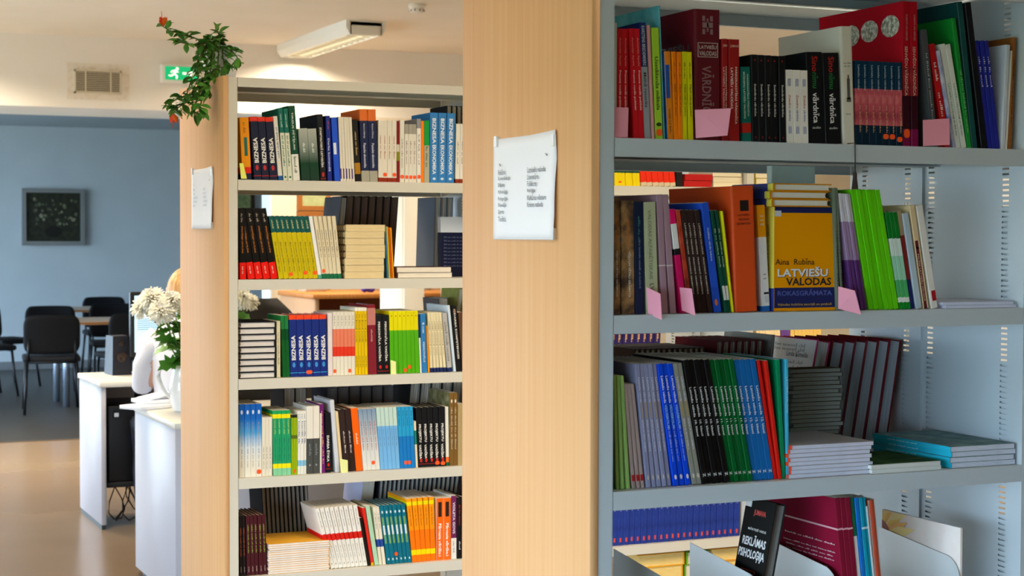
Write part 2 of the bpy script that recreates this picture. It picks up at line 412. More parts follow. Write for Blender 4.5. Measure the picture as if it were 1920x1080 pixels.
def run(v0, lev, n, xb0, xb1, xt0, xt1, ytop, st, label, D=.17, dv=.02, name='book', jit=.004, stk=(), cat='book', yt1=None, group=None, zoff=0, h=None):
    """n look-alike books between pixel columns xb0..xb1 (foot) and xt0..xt1 (head) on shelf lev"""
    rnd = random.Random(label); vp = v0+dv; z = LEV[lev]+.0006+zoff; first = None; res = []
    for i in range(n):
        f = i/n; g = (i+1)/n; y = ytop if yt1 is None else ytop+(yt1-ytop)*(i+.5)/n
        ub, ub1 = u_at(xb0+(xb1-xb0)*f, vp, z), u_at(xb0+(xb1-xb0)*g, vp, z)
        p = aty(xt0+(xt1-xt0)*f, y, vp); p1 = aty(xt0+(xt1-xt0)*g, y, vp)
        th = math.atan2(p.x-ub, p.z-z)
        if i == 0:
            t = min(ub1-ub, p1.x-p.x if xt1-xt0 > 2 else 9)*math.cos(th)-.0004; H = h or (p.z-z)/math.cos(th)
        if first is None:
            o = first = make_book(t, D, H, st, kind_name(t, st, name))
        else: o = copy_tree(first)
        o.location = (ub+.0002, vp+rnd.uniform(0, jit), z+(t*math.sin(th) if th > 0 else 0)); o.rotation_euler = (0, th, 0)
        tag(o, label if n == 1 else each_label(label, i, n, (v0, lev)), cat, group or (short(label) if n > 1 else None)); res.append((o, t, H))
    LASTOF[(v0, lev)] = core(short(label))
    for i, zf in stk:
        sticker(res[i][0], t, H, zf)
    return [r[0] for r in res]
def flat(x0, x1, y0, y1, v0, lev, n, st, label, D=.2, dv=.02, spine='left', name='book', cat='book', jit=.004, rz=0.0, z0=None, group=None, h=None):
    """n books lying flat in a stack whose front edge spans pixels x0..x1 and whose side rises from y0 (foot) to y1"""
    rnd = random.Random(label); vp = v0+dv; z = (LEV[lev] if z0 is None else z0)+.0006
    u0, u1 = u_at(x0, vp, z), u_at(x1, vp, z); top = aty(x0, y1, vp).z; t = (top-z)/n-.0002; wd = u1-u0; first = None; res = []
    for i in range(n):
        if first is None:
            nm = kind_name(t, st, name)
            if spine == 'left': o = first = make_book(t, wd, D, st, nm)     # spine faces -u, head or tail faces the aisle
            elif spine == 'right': o = first = make_book(t, wd, D, st, nm)
            elif spine == 'front': o = first = make_book(t, D, wd, st, nm)
            else: o = first = make_book(t, D, wd, st, nm)
        else: o = copy_tree(first)
        zz = z+i*(t+.0002)
        # local x = thickness -> up ; local y = away from spine ; local z = length
        if spine == 'left': X, Y, Z, org = (0, 0, 1), (1, 0, 0), (0, 1, 0), (u0, vp, zz)
        elif spine == 'right': X, Y, Z, org = (0, 0, 1), (-1, 0, 0), (0, -1, 0), (u1, vp+D, zz)
        elif spine == 'front': X, Y, Z, org = (0, 0, 1), (0, 1, 0), (-1, 0, 0), (u1, vp, zz)
        else: X, Y, Z, org = (0, 0, 1), (0, -1, 0), (1, 0, 0), (u0, vp+D, zz)
        m = Matrix((X, Y, Z)).transposed().to_4x4()
        j = rnd.uniform(-jit, jit)
        piv = Vector((u0, vp, zz)); m.translation = Vector(org)+Vector((j, abs(rnd.uniform(-jit, jit)), 0))
        if rz: m = Matrix.Translation(piv) @ Matrix.Rotation(rz, 4, 'Z') @ Matrix.Translation(-piv) @ m
        o.matrix_world = m; tag(o, label if n == 1 else each_label(label, i, n, None, True), cat, group or (short(label) if n > 1 else None)); res.append(o)
    return res
def back(v0, lev, n, xb0, xb1, xt0, xt1, ytop, st, label, D=.17, dv=.36, name='book', cat='book', zoff=0):
    """books in the row that faces the other aisle: fore-edges towards us at depth v0+dv"""
    vp = v0+dv; z = LEV[lev]+.0006; first = None; out = []
    for i in range(n):
        f, g = i/n, (i+1)/n
        ub, ub1 = u_at(xb0+(xb1-xb0)*f, vp, z), u_at(xb0+(xb1-xb0)*g, vp, z); p = aty(xt0+(xt1-xt0)*f, ytop, vp)
        th = math.atan2(p.x-ub, p.z-z)
        if first is None:
            t = (ub1-ub)*math.cos(th)-.0004; H = (p.z-z)/math.cos(th); o = first = make_book(t, D, H, st, kind_name(t, st, name))
        else: o = copy_tree(first)
        m = Matrix.Translation((ub, vp, z+(t*math.sin(th) if th > 0 else 0))) @ Matrix.Rotation(th, 4, 'Y') @ Matrix.Translation((t, D, 0)) @ Matrix.Rotation(math.pi, 4, 'Z')
        o.matrix_world = m; tag(o, label if n == 1 else each_label(label, i, n, (v0, lev, 'rear')), cat, short(label) if n > 1 else None); out.append(o)
    LASTOF[(v0, lev, 'rear')] = core(short(label))
    return out
def paper_flag(pts, v, col, label, group, v1=None):
    """slip of paper standing out between the books; pts = pixel corners (tl, tr, br, bl)"""
    P = [aty(x, y, (v if i in (0, 3) else (v1 or v))) for i, (x, y) in enumerate(pts)]
    n = Vector((0, .0006, 0)); b = MB()
    c = [p for p in P]+[p+n for p in P]
    b.add(c, [(3, 2, 1, 0), (4, 5, 6, 7), (0, 1, 5, 4), (1, 2, 6, 5), (2, 3, 7, 6), (3, 0, 4, 7)], M(col, .7))
    o = b.build('paper_marker'); tag(o, label, 'paper marker', group); return o
# ------------------------------------------------------------------ near bookcase, dictionaries shelf
VN, VF = V_NEAR, V_FAR
N1, N2, N3, N4 = 'on the dictionary shelf', 'on the grammar shelf', 'on the textbook shelf', 'between the metal dividers'
def r1(*a, **k): return run(VN, 0, *a, **k)
def r2(*a, **k): return run(VN, 1, *a, **k)
def r3(*a, **k): return run(VN, 2, *a, **k)
def r4(*a, **k): return run(VN, 3, *a, **k)
wh = '#f1efe8'
r1(1, 1151, 1158, 1152, 1158.5, 42, dict(b='#c9ccc4'), 'thin pale grey book against upright '+N1)
red_st = dict(b='#b81824', tx=[('Antonija Apele', '#d98a80', .79, .26, .36, 'd'), ('Prasme runāt publiski', '#f0d8cf', .44, .36, .45, 'd')])
r1(2, 1159, 1180, 1159, 1179.5, 53, red_st, 'upright red paperback with pale spine title '+N1)
r1(2, 1189.5, 1210, 1180, 1200, 53, red_st, 'leaning red paperback with pale spine title '+N1)
r1(1, 1210, 1222, 1200, 1212, 41.6, dict(b=[(0, '#9aa0a6'), (.62, '#1c2b5a')], tx=[('KARSTENS BREDEMEIERS', '#b9c4d6', .8, .34, .5, 'd'), ('Melnā retorika', '#26303a', .42, .3, .5, 'd')]), 'narrow book with navy upper spine and grey lower spine '+N1)
r1(1, 1223, 1229.5, 1214, 1219.5, 47, dict(b='#cf9a9a'), 'very thin dusty pink booklet '+N1)
r1(1, 1230.4, 1245.5, 1222.6, 1236, 51.7, dict(b='#a9cf4a', tx=[('Uzstāšanās māksla', '#24401c', .5, .48, .5, 'd')], blk=[(.115, .15, .12, .88, '#2b3d1e', 'logo')]), 'lime green book about oratory with orange sticker '+N1, stk=[(0, .06)])
r1(1, 1246, 1249.5, 1236, 1243, 10, dict(b='N:#4f97a8>#6fb3bf', hard=True, p='#cfd6d2'), 'tall teal hardback towering over red paperbacks '+N1, D=.23)
r1(1, 1253.5, 1265, 1247, 1260, 96, dict(b=[(0, '#d98a2b')], side='#2d6fc0', blk=[(.47, .85, .05, .7, '#1e55a8', 'spine_panel')], tx=[('~18', '#8a3a10', .2, .3, .3, 'd')]), 'small orange paperback with blue spine panel '+N1, D=.13)
kap = [('~14', '#5a3a10', .78, .2, .3, 'd'), ('Kāpēc mēs tā sakām?', '#3a2a10', .45, .36, .42, 'd')]
r1(2, 1265.5, 1280.5, 1260.5, 1279.5, 96.7, dict(b='#ef8a1a', tx=[('~14', '#8a4a08', .78, .2, .3, 'd'), ('Kāpēc mēs tā sakām?', '#6a3a08', .45, .36, .42, 'd')]), 'bright orange paperback beside the yellow pair '+N1, D=.13)
r1(2, 1280.7, 1303, 1279.7, 1297.5, 96.7, dict(b='#d8d420', tx=kap), 'bright yellow paperback beside the giant dictionary '+N1, D=.13)
dic = dict(b='#5a1822', hard=True, r=.006, p='#b9a890', tx=[('LATVIEŠU', '#c9b7ae', .715, .66, .034, 'h'), ('VALODAS', '#c9b7ae', .665, .66, .034, 'h'), ('VĀRDNĪCA', '#8a6a6a', .36, .42, .46, 'd')],
    blk=[(.64, .742, .12, .14, '#c9b7ae', 'title_frame'), (.64, .742, .87, .89, '#c9b7ae', 'title_frame'), (.742, .746, .12, .89, '#c9b7ae', 'title_frame'), (.636, .64, .12, .89, '#c9b7ae', 'title_frame'),
         (.83, .93, .47, .53, '#8a6a6a', 'emblem'), (.86, .90, .3, .7, '#8a6a6a', 'emblem'), (.91, .95, .3, .4, '#8a6a6a', 'emblem'), (.91, .95, .6, .7, '#8a6a6a', 'emblem'), (.81, .85, .3, .4, '#8a6a6a', 'emblem'), (.81, .85, .6, .7, '#8a6a6a', 'emblem')],
    ltx=[('LATVIEŠU', '#2e0b12', .5, .72, .8, .07)])
r1(1, 1305, 1354, 1304, 1354, 15.8, dic, 'huge dark maroon dictionary with framed title '+N1, D=.2)
orth = [('LATVIEŠU VALODAS', '#f0e6d8', .52, .4, .28, 'd', .28), ('PAREIZRAKSTĪBAS VĀRDNĪCA', '#f0e6d8', .45, .56, .24, 'd', .68), ('JUMAVA', '#e9c9b0', .93, .8, .03, 'h')]
r1(1, 1356, 1367, 1355.5, 1367.5, 72, dict(b='#8f1f22', hard=True, tx=orth), 'narrower red spelling dictionary '+N1, D=.18)
r1(1, 1368, 1391, 1367.8, 1388, 73, dict(b='#93201f', hard=True, tx=orth), 'wider red spelling dictionary with white lettering '+N1, D=.18)
r1(1, 1394, 1410.5, 1390.5, 1408, 125, dict(b=[(0, '#146258'), (.12, '#a5281f'), (.25, '#146258')], tx=[('MŪSDIENU LATVIEŠU VALODAS', '#d8e0d0', .62, .62, .26, 'd', .3), ('PAREIZRAKSTĪBAS VĀRDNĪCA', '#d8e0d0', .62, .56, .2, 'd', .7)]), 'small green book with red band '+N1, D=.13)
r1(5, 1411.5, 1475.5, 1409, 1473, 102, dict(b='#17181a', hard=True, rough=.3, tx=[('Svešvārdu vārdnīca', '#e9e9e4', .48, .37, .3, 'd'), ('▲', '#b02020', .94, .3, .02, 'h'), ('▲', '#b02020', .06, .3, .02, 'h')]), 'black glossary volume with small white title '+N1, D=.17)
r1(3, 1476.5, 1517, 1474, 1515, 130.5, dict(b=wh, tx=[('Zviedru', '#b03030', .57, .18, .3, 'd'), ('vārdnīca', '#30509a', .38, .16, .3, 'd')], blk=[(.78, .88, .3, .36, '#5a6fb0', 'stripe'), (.78, .88, .46, .52, '#5a6fb0', 'stripe'), (.78, .88, .62, .68, '#5a6fb0', 'stripe'), (.13, .23, .3, .36, '#5a6fb0', 'stripe'), (.13, .23, .46, .52, '#5a6fb0', 'stripe'), (.13, .23, .62, .68, '#5a6fb0', 'stripe')]), 'white pocket dictionary with red and blue print '+N1, D=.12)
r1(2, 1518.5, 1581, 1513, 1574.5, 97, dict(b='#16171a', hard=True, rough=.3, tx=[('Sino', '#c0281e', .87, .17, .36, 'd'), ('nīmu', '#1f7a3a', .69, .17, .34, 'd'), ('vārdnīca', '#f2f2f0', .39, .33, .36, 'd'), ('skolām', '#d0d0d0', .175, .5, .025, 'h')]), 'thick black dictionary with red green and white lettering '+N1, D=.18)
r1(1, 1582, 1604.5, 1576, 1603.8, 49, dict(b='#d9d6c8', hard=True, r=.005, tx=[('~10', '#5a5a52', .69, .7, .014, 'h'), ('~8', '#5a5a52', .665, .6, .014, 'h'), ('~6', '#5a5a52', .26, .5, .012, 'h')], blk=[(.38, .56, .42, .66, '#55564e', 'picture'), (.56, .59, .48, .6, '#55564e', 'picture'), (.36, .4, .36, .72, '#6a6b62', 'picture')]), 'tall off-white hardback with pillar drawing '+N1, D=.22)
r1(7, 1606, 1693.5, 1605, 1691.5, 113, dict(b=[(0, '#12283a'), (.24, 'N:#7a2f3a>#c2616a>#e2a09a'), (.67, '#16354c')], rough=.25, tx=[('Latviešu valodas', '#9fb3c4', .8, .3, .3, 'd'), ('~14', '#c9a070', .3, .34, .22, 'd', .7)]), 'navy workbook with reddish picture band '+N1, D=.14, stk=[(4, .11), (5, .11), (6, .08)], yt1=111)
senv = r1(2, 1695.5, 1725, 1694.5, 1721, 1.5, dict(b=[(0, '#7a1f4a'), (.12, '#3a1420'), (.35, 'N:#6a1a22>#a8343a'), (.55, '#a81a28')], rough=.22, tx=[('SENVĒDU VĀRDNĪCA', '#d8b8a8', .52, .34, .5, 'd'), ('SVIESTS UN SERVIJS', '#c08a80', .82, .18, .3, 'd')],
    lblk=[]), 'tall glossy crimson dictionary '+N1, D=.29, stk=[(0, .09)])
m_fl = M('S:#4a5a3a>#a8a890>#f0eee2', .4)
for k, (yc, zc) in enumerate(((.14, .86), (.38, .85), (.60, .84), (.82, .83))):           # four oval flower pictures printed on the front cover
    b = MB(); H = .283; vs = [(-.0007, yc*.29, zc*H)]+[(-.0007, yc*.29+.03*math.cos(a*math.pi/10), zc*H+.022*math.sin(a*math.pi/10)) for a in range(20)]
    b.add(vs, [(0, i+1, (i+1) % 20+1) for i in range(20)], m_fl); b.build('flower_picture', senv[0])
r1(1, 1749, 1761, 1727, 1738, 56, dict(b='#4a4e52', tx=[('~30', '#a8adb2', .5, .6, .3, 'd')]), 'dark grey leaning book with faint title '+N1, D=.16)
r1(1, 1773, 1786, 1743, 1755, 83, dict(b='#b0171c', tx=[('~10', '#f0d8d0', .72, .2, .4, 'd'), ('~12', '#f0d8d0', .4, .26, .4, 'd')]), 'slim red leaning book '+N1, D=.15)
r1(1, 1787, 1793, 1757, 1763, 95, dict(b='N:#3a56a0>#e6e8f0'), 'thin blue and white patterned booklet '+N1, D=.15)
r1(2, 1794, 1815, 1764, 1783, 83, dict(b='#dfe6df', tx=[('LATVIEŠU VALODAS', '#2f7a5a', .45, .34, .4, 'd'), ('~16', '#2f7a5a', .2, .2, .3, 'd')]), 'white leaning book with green title '+N1, D=.15)
r1(1, 1815.5, 1824, 1785, 1794, 34, dict(b='#1f8a3a', hard=True, tx=[('~30', '#7ac08a', .35, .5, .4, 'd')]), 'tall green leaning book '+N1, D=.2)
r1(1, 1825, 1841, 1796, 1807, 3, dict(b='#1d4a4a', hard=True, rough=.3), 'tall dark teal leaning hardback '+N1, D=.24)
r1(1, 1841.5, 1853.5, 1810, 1823, 5, dict(b='#15161a', hard=True, rough=.3), 'tall black leaning hardback '+N1, D=.24)
r1(3, 1855, 1876, 1830, 1855, 76, dict(b='#232a86', tx=[('~14', '#c8ccec', .7, .3, .4, 'd')]), 'navy blue leaning volume '+N1, D=.15)
r1(1, 1877, 1885, 1887, 1895, 84, dict(b='#c9d2dc', hard=True), 'pale grey-blue hardback leaning towards upright '+N1, D=.21)
r1(1, 1886, 1890, 1896, 1900, 95, dict(b='#e6e4da'), 'thin white book leaning towards upright '+N1, D=.2)
r1(1, 1891, 1897.5, 1900, 1906, 70, dict(b='#8a5a30', tx=[('~26', '#2a1a10', .5, .6, .4, 'd')]), 'brown paperback squeezed against upright '+N1, D=.17)
pk, pg = '#f0a0b4', 'pink paper markers in the grey bookcase'
paper_flag([(1152, 201), (1178.5, 202), (1177, 257), (1151.5, 257.5)], VN+.012, pk, 'pink marker at left end of dictionary shelf', pg)
paper_flag([(1303, 206), (1370.5, 203), (1364, 254), (1305, 259)], VN+.008, pk, 'wide pink marker before the giant maroon dictionary', pg, VN-.03)
paper_flag([(1730.5, 225), (1780, 222), (1781, 271.5), (1731, 274)], VN+.006, pk, 'square pink marker before the leaning dictionaries', pg)
paper_flag([(1212, 538), (1238.5, 551), (1241, 600), (1215, 588)], VN+.012, pk, 'slanted pink marker before the sage green book', pg, VN-.02)
paper_flag([(1274.5, 539), (1297, 541), (1304, 592), (1279, 582)], VN+.012, pk, 'slanted pink marker before the magenta book', pg, VN-.015)
paper_flag([(1572, 537), (1603, 545), (1614.5, 590), (1572, 579)], VN+.010, pk, 'slanted pink marker beside the orange handbook', pg, VN-.02)
# ------------------------------------------------------------------ near bookcase, grammar shelf
storm = dict(b='N:#1d1f22>#5a4636>#a8845a>#55616a', rough=.35, tx=[('BENITA LAUMANE', '#c8763a', .72, .22, .26, 'd'), ('VĒJU UN VĒTRU GRĀMATA', '#e8e2d6', .35, .4, .28, 'd', .6)])
r2(1, 1149, 1166, 1148.5, 1164.5, 371, storm, 'stormy brown picture book against upright '+N2, D=.17)
r2(1, 1167, 1191, 1165.2, 1188.5, 376, storm, 'wider stormy brown picture book '+N2, D=.17)
r2(1, 1192, 1212, 1189.3, 1206.5, 378.5, dict(b='#17233f', tx=[('~16', '#3f7a70', .75, .24, .24, 'd'), ('Jūra latviešu valodā un kultūrā', '#7a8cae', .45, .44, .24, 'd')]), 'dark navy book with faint blue title '+N2, D=.17)
r2(1, 1213, 1240, 1207, 1230, 379, dict(b='#b9bf9a', tx=[('VALODAS ALFABĒTISKAIS', '#7f8464', .62, .62, .36, 'd'), ('LV', '#55593f', .24, .06, .36, 'd')]), 'sage green paperback with grey title '+N2, D=.16)
r2(2, 1243, 1274, 1232, 1255, 364.6, dict(b=[(0, '#a98794'), (.4, '#e6dcd8'), (.408, '#a98794')], rough=.18), 'glossy mauve book with thin white line '+N2, D=.2)
r2(1, 1280, 1291, 1256, 1267, 393, dict(b=[(0, '#c21a5e'), (.56, '#1a1a1c'), (.62, '#ecebe6'), (.86, '#d01a62')]), 'magenta book with white and black bands '+N2, D=.16)
prak = [('LATVIEŠU VALODAS', '#e9dccb', .72, .3, .36, 'd'), ('PRAKTISKĀ GRAMATIKA', '#e9dccb', .36, .36, .36, 'd')]
r2(1, 1293, 1301, 1268, 1277.5, 394, dict(b='N:#2a1a16>#a8402c>#c86048'), 'reddish patterned book beside the brown grammars '+N2, D=.16)
r2(4, 1302, 1338, 1278, 1312, 394, dict(b='#33211c', tx=prak), 'dark brown grammar with cream title '+N2, D=.16)
r2(1, 1341, 1360, 1316, 1330, 381, dict(b='#2a52b8', tx=[('Dažādu vārdu loksne', '#d0dcf0', .62, .3, .24, 'd')], blk=[(.06, .12, .2, .6, '#e8783a', 'logo')]), 'blue leaning book with orange mark at foot '+N2, D=.2)
r2(2, 1361, 1373, 1333, 1351, 395, dict(b='#134a3a', tx=[('~20', '#c8d8c0', .62, .4, .34, 'd')], blk=[(.12, .26, .1, .9, '#e2e4dc', 'label')]), 'dark green leaning book with white label '+N2, D=.16)
r2(1, 1374, 1377, 1353, 1366, 396, dict(b='#e2dc2a', tx=[('FATIHE KLUSĪ', '#3a3a1a', .35, .28, .4, 'd')]), 'yellow leaning book beside the orange grammar '+N2, D=.16)
r2(1, 1379, 1427.5, 1371, 1414, 349, dict(b='#cc5428', hard=True, r=.005, p='#d0c0a0', blk=[(.8, .885, .36, .74, '#1e1614', 'emblem')], tx=[('LATVIEŠU', '#6a2412', .77, .5, .018, 'h'), ('VALODAS', '#6a2412', .735, .46, .018, 'h'), ('GRAMATIKA', '#6a2412', .70, .6, .018, 'h')]), 'thick rust orange grammar with black square '+N2, D=.24)
# the face-out handbook and the copies stacked above it
hb_st = dict(b=[(0, '#2a3a86'), (.22, '#e0d060')], side='#e8a018', hard=True, p='#e6e4e0', tx=[('LATVIEŠU VALODAS ROKASGRĀMATA', '#2a2a30', .58, .5, .34, 'd')])
r2(1, 1431, 1446, 1421, 1446, 385, dict(b=[(0, '#2a6ab0'), (.05, '#f0f0ee'), (.7, '#e8a018')], hard=True, p='#dcdcd8', tx=[('~12', '#f4f0e0', .9, .5, .02, 'h'), ('~10', '#f4f0e0', .86, .5, .02, 'h'), ('~8', '#f4f0e0', .82, .5, .02, 'h'), ('~6', '#30405a', .35, .4, .014, 'h'), ('~6', '#30405a', .31, .4, .014, 'h')], blk=[(.16, .18, .3, .9, '#222428', 'stripe'), (.08, .15, .4, .85, '#d8d8da', 'barcode')]), 'white and orange book beside the face-out handbook '+N2, D=.2, dv=.03)
vp = VN+.03; z = LEV[1]+.0008
pb, pt = u_at(1449, vp, z), aty(1449, 388, vp).z
wdt = u_at(1567, vp, z)-pb; hh = pt-z
face = make_book(.034, wdt, hh, hb_st)
face.matrix_world = Matrix.Translation((pb, vp+.034, z)) @ Matrix.Rotation(-math.pi/2, 4, 'Z')      # back cover to the rear, front cover to the aisle
face.matrix_world = Matrix(((0, 1, 0, pb), (-1, 0, 0, vp+.034), (0, 0, 1, z), (0, 0, 0, 1)))
tag(face, 'orange and navy language handbook standing face out '+N2, 'book')
# right cover of the local book (x = t) now faces the aisle; lettering sits on it
t_ = .034
def on_face(s, col, fx, fz, ln, ht, nm='cover_title'):
    letters(face, s, col, (t_+.0007, fx*wdt, fz*hh), (0, 1, 0), (0, 0, 1), ln*wdt, ht*hh, nm)
MB().box((t_-.0004, .003, .006), (t_+.0003, wdt*.995, hh*.225), M('#20265c', .4)).build('cover_panel', face)
MB().box((t_-.0004, .003, hh*.945), (t_+.0003, wdt*.995, hh), M('#20265c', .4)).build('cover_panel', face)
MB().box((t_-.0002, wdt*.02, hh*.91), (t_+.0005, wdt*.12, hh*.965), M('#d8dade', .4)).build('price_label', face)
on_face('Aina  Rubīna', '#4a3010', .34, .475, .62, .06)
on_face('*LATVIEŠU', '#2a2418', .475, .372, .8, .095); letters(face, '*LATVIEŠU', '#eef0f2', (t_+.0010, .465*wdt, .377*hh), (0, 1, 0), (0, 0, 1), .8*wdt, .095*hh, 'cover_title')
on_face('*VALODAS', '#20242c', .56, .282, .72, .075)
on_face('ROKASGRĀMATA', '#5a6ab8', .5, .178, .86, .062)
on_face('Valodas kultūra teorijā un praksē', '#c8a040', .5, .06, .86, .03)
ztop = z+hh
flat(1447, 1557, 388, 343, VN, 1, 3, hb_st | dict(b=[(0, '#e2d860'), (.12, '#2a3a86')], side='#c88a20'), 'handbook copy lying on the face-out handbook '+N2, D=.15, dv=.022, z0=ztop, spine='left')
mint = make_book(.02, .104, .288, dict(b='L:#dcf0e0>#e6f6ea', hard=True, p='#dfe6df'), 'binder')
mint.matrix_world = Matrix(((0, 1, 0, u_at(1447, VN+.18, 1.6)), (-1, 0, 0, VN+.2), (0, 0, 1, LEV[1]+.001), (0, 0, 0, 1)))
mint.rotation_euler.z += 0
tag(mint, 'tall pale mint folder standing behind the stacked handbooks', 'folder')
r2(2, 1571, 1588, 1564, 1572, 352, dict(b='#6f7a66', tx=[('~20', '#3a4236', .4, .5, .4, 'd')]), 'grey-green thin book beside the face-out handbook '+N2, D=.15)
r2(4, 1601, 1630, 1573, 1596, 363, dict(b=[(0, '#5f3a72'), (.43, '#a58ab0'), (.76, '#d9d6de')], rough=.25), 'purple and silver leaning book '+N2, D=.155)
r2(6, 1631, 1687, 1597, 1650, 355.7, dict(b='#70d024', rough=.3), 'shiny bright green leaning book '+N2, D=.19)
r2(3, 1688, 1709.5, 1660, 1683, 398.7, dict(b=[(0, '#1f8a34'), (.07, '#eef2ee'), (.12, '#58b070'), (.3, '#a8dcc0'), (.55, '#dcefe4'), (.73, '#1c7a30')], rough=.25), 'green and white banded leaning book '+N2, D=.15)
r2(1, 1710, 1718, 1684, 1692, 396, dict(b=[(0, '#232a5a'), (.3, '#7a2a26'), (.75, '#a89878')]), 'thin maroon and navy leaning book '+N2, D=.15)
r2(1, 1719, 1732, 1693, 1704, 400.7, dict(b='#b7c9d4', rough=.2), 'pale icy blue leaning book '+N2, D=.15)
r2(1, 1733, 1747, 1706, 1717, 386, dict(b='#e2cda4', hard=True, blk=[(.0, .66, .1, .62, '#6a1a26', 'spine_panel'), (.58, .6, .1, .62, '#e8dcc0', 'stripe')], tx=[('PALĪGS LATVIEŠU VALODĀ', '#e8d8c0', .3, .46, .3, 'd', .36)]), 'cream leaning book with maroon spine strip '+N2, D=.17)
r2(1, 1748, 1767, 1719, 1731, 386.5, dict(b='#eae6dc', blk=[(.07, .17, .3, .95, '#a8101c', 'sticker')]), 'off-white leaning book with red sticker '+N2, D=.17)
flat(1772, 1904, 578, 567, VN, 1, 2, dict(b='#d6daea', p='#c9cfe6', p2='#e6e9f6'), 'thin lavender-white booklet lying at upright '+N2, D=.21, dv=.012, spine='back')
# tassel of a bookmark hanging over the shelf lip
tt = MB(); pu = u_at(1604, VN-.006, 1.63); tm = M('#2a2420', .8)
tt.tube([(pu, VN+.03, LEV[0]+.003), (pu, VN-.004, LEV[0]+.003), (pu, VN-.006, 1.6), (pu-.001, VN-.006, LEV[0]-.055)], .0012, tm, 6)
tas = tt.build('bookmark_cord'); tag(tas, 'dark cord bookmark with tassel hanging from dictionary shelf', 'bookmark')
MB().lathe([(.002, 0), (.004, -.004), (.004, -.012), (.0065, -.034), (0, -.034)], M('#3a302a', .9), (pu-.001, VN-.006, LEV[0]-.053), 10).build('tassel', tas)
# ------------------------------------------------------------------ near bookcase, textbook shelf
D3 = .2
r3(1, 1149, 1155, 1148.5, 1151, 705, dict(b='#0f3a36'), 'dark teal booklet against upright '+N3, D=D3)
r3(3, 1157, 1186, 1152, 1170, 705, dict(b='#9dbf74'), 'pale green thin textbook '+N3, D=D3)
r3(3, 1187, 1212, 1171, 1190, 721, dict(b='#a8948e', blk=[(.07, .13, .05, .95, '#a81a1a', 'sticker')]), 'taupe thin workbook with red sticker '+N3, D=D3)
gv = [('Latviešu valoda', '#dcd8e6', .79, .2, .4, 'd'), ('VIDUSSKOLAI', '#c8a030', .63, .13, .4, 'd'), ('LEKSIKAS UN TEKSTU GRĀMATA', '#e8e4ee', .42, .26, .4, 'd')]
r3(5, 1213, 1263, 1191, 1232, 683, dict(b='#8a8cab', tx=gv, blk=[(.06, .1, .35, .6, '#d8c8a0', 'logo')]), 'grey-violet textbook with gold and white title '+N3, D=D3)
bv = [('Latviešu valoda', '#f4f4fa', .79, .22, .44, 'd'), ('VIDUSSKOLAI', '#9ad0f0', .57, .19, .46, 'd'), ('~30', '#a8b8f0', .34, .3, .3, 'd')]
r3(3, 1264, 1299, 1232.5, 1262, 683, dict(b='#1648c8', tx=bv, blk=[(.05, .09, .3, .75, '#e2d8cc', 'logo')], rough=.28), 'vivid blue secondary school textbook '+N3, D=D3)
r3(2, 1299.5, 1318, 1262.5, 1280, 683, dict(b='#8f8e82', tx=gv, blk=[(.05, .09, .3, .75, '#d8c8b8', 'logo')]), 'stone grey textbook with gold title '+N3, D=D3)
def kl(n): return [('Latviešu valoda', '#f0f0ee', .66, .24, .42, 'd'), (str(n)+'. klasei', '#f0f0ee', .45, .13, .42, 'd'), ('Z', '#f4f4f0', .07, .028, .5, 'd')]
r3(5, 1318.5, 1370, 1281, 1330, 676, dict(b='#161312', tx=kl(10), rough=.3), 'black tenth grade textbook '+N3, D=D3, yt1=676)
r3(5, 1370.5, 1412.5, 1330.5, 1376, 676, dict(b='#0f5a2c', tx=kl(11), rough=.25), 'bottle green eleventh grade textbook '+N3, D=D3)
r3(4, 1413, 1453, 1376.5, 1419, 676, dict(b='#20649f', tx=kl(12), rough=.25), 'mid blue twelfth grade textbook '+N3, D=D3)
r3(1, 1454, 1460, 1421, 1431, 677, dict(b='#cc2420'), 'thin bright red workbook '+N3, D=D3)
r3(1, 1461, 1467, 1434, 1450, 677, dict(b='#c82a1e'), 'red workbook beside the green book '+N3, D=.16)
r3(1, 1468, 1475, 1457, 1473, 675, dict(b='#0f8a5a'), 'emerald green book at end of textbooks '+N3, D=D3)
r3(1, 1476, 1481, 1474.5, 1482, 674, dict(b='#4ab0cc', tx=[('LATVIEŠU VALODA', '#e8f4fa', .7, .3, .5, 'd')]), 'light blue thin book at end of textbooks '+N3, D=D3)
flat(1482, 1635, 902, 836, VN, 2, 8, dict(b=[(0, '#d8482e')], side='#b4b2b8', p='#c6cbe0', p2='#e4e6f2'), 'white-edged workbook in the stack '+N3, D=.2, dv=.012, spine='left')
flat(1484, 1578, 818, 693, VN, 2, 22, dict(b='#3a3a32', side='#5a4a34', p='#8e9690', p2='#b4bab2'), 'thin magazine in the tall curled pile '+N3, D=.05, dv=.232, spine='right', jit=.006, name='magazine', cat='magazine')
flat(1636, 1766, 890, 872, VN, 2, 2, dict(b='#2a4a30', p='#cfd2cc', p2='#e8e8e2', side='N:#1c3a24>#3f5f3a'), 'dark green booklet lying near the teal stack '+N3, D=.18, dv=.004, spine='back', name='booklet')
flat(1783, 1903, 884, 838, VN, 2, 4, dict(b=[(0, '#2fb4cc')], side='N:#5f7f86>#8fa8a8', p='#b9c2d6', p2='#dfe4ee', tx=[('~30', '#bfeaf2', .6, .4, .3, 'd')]), 'turquoise-spined book lying by the upright '+N3, D=.262, dv=.01, spine='left')
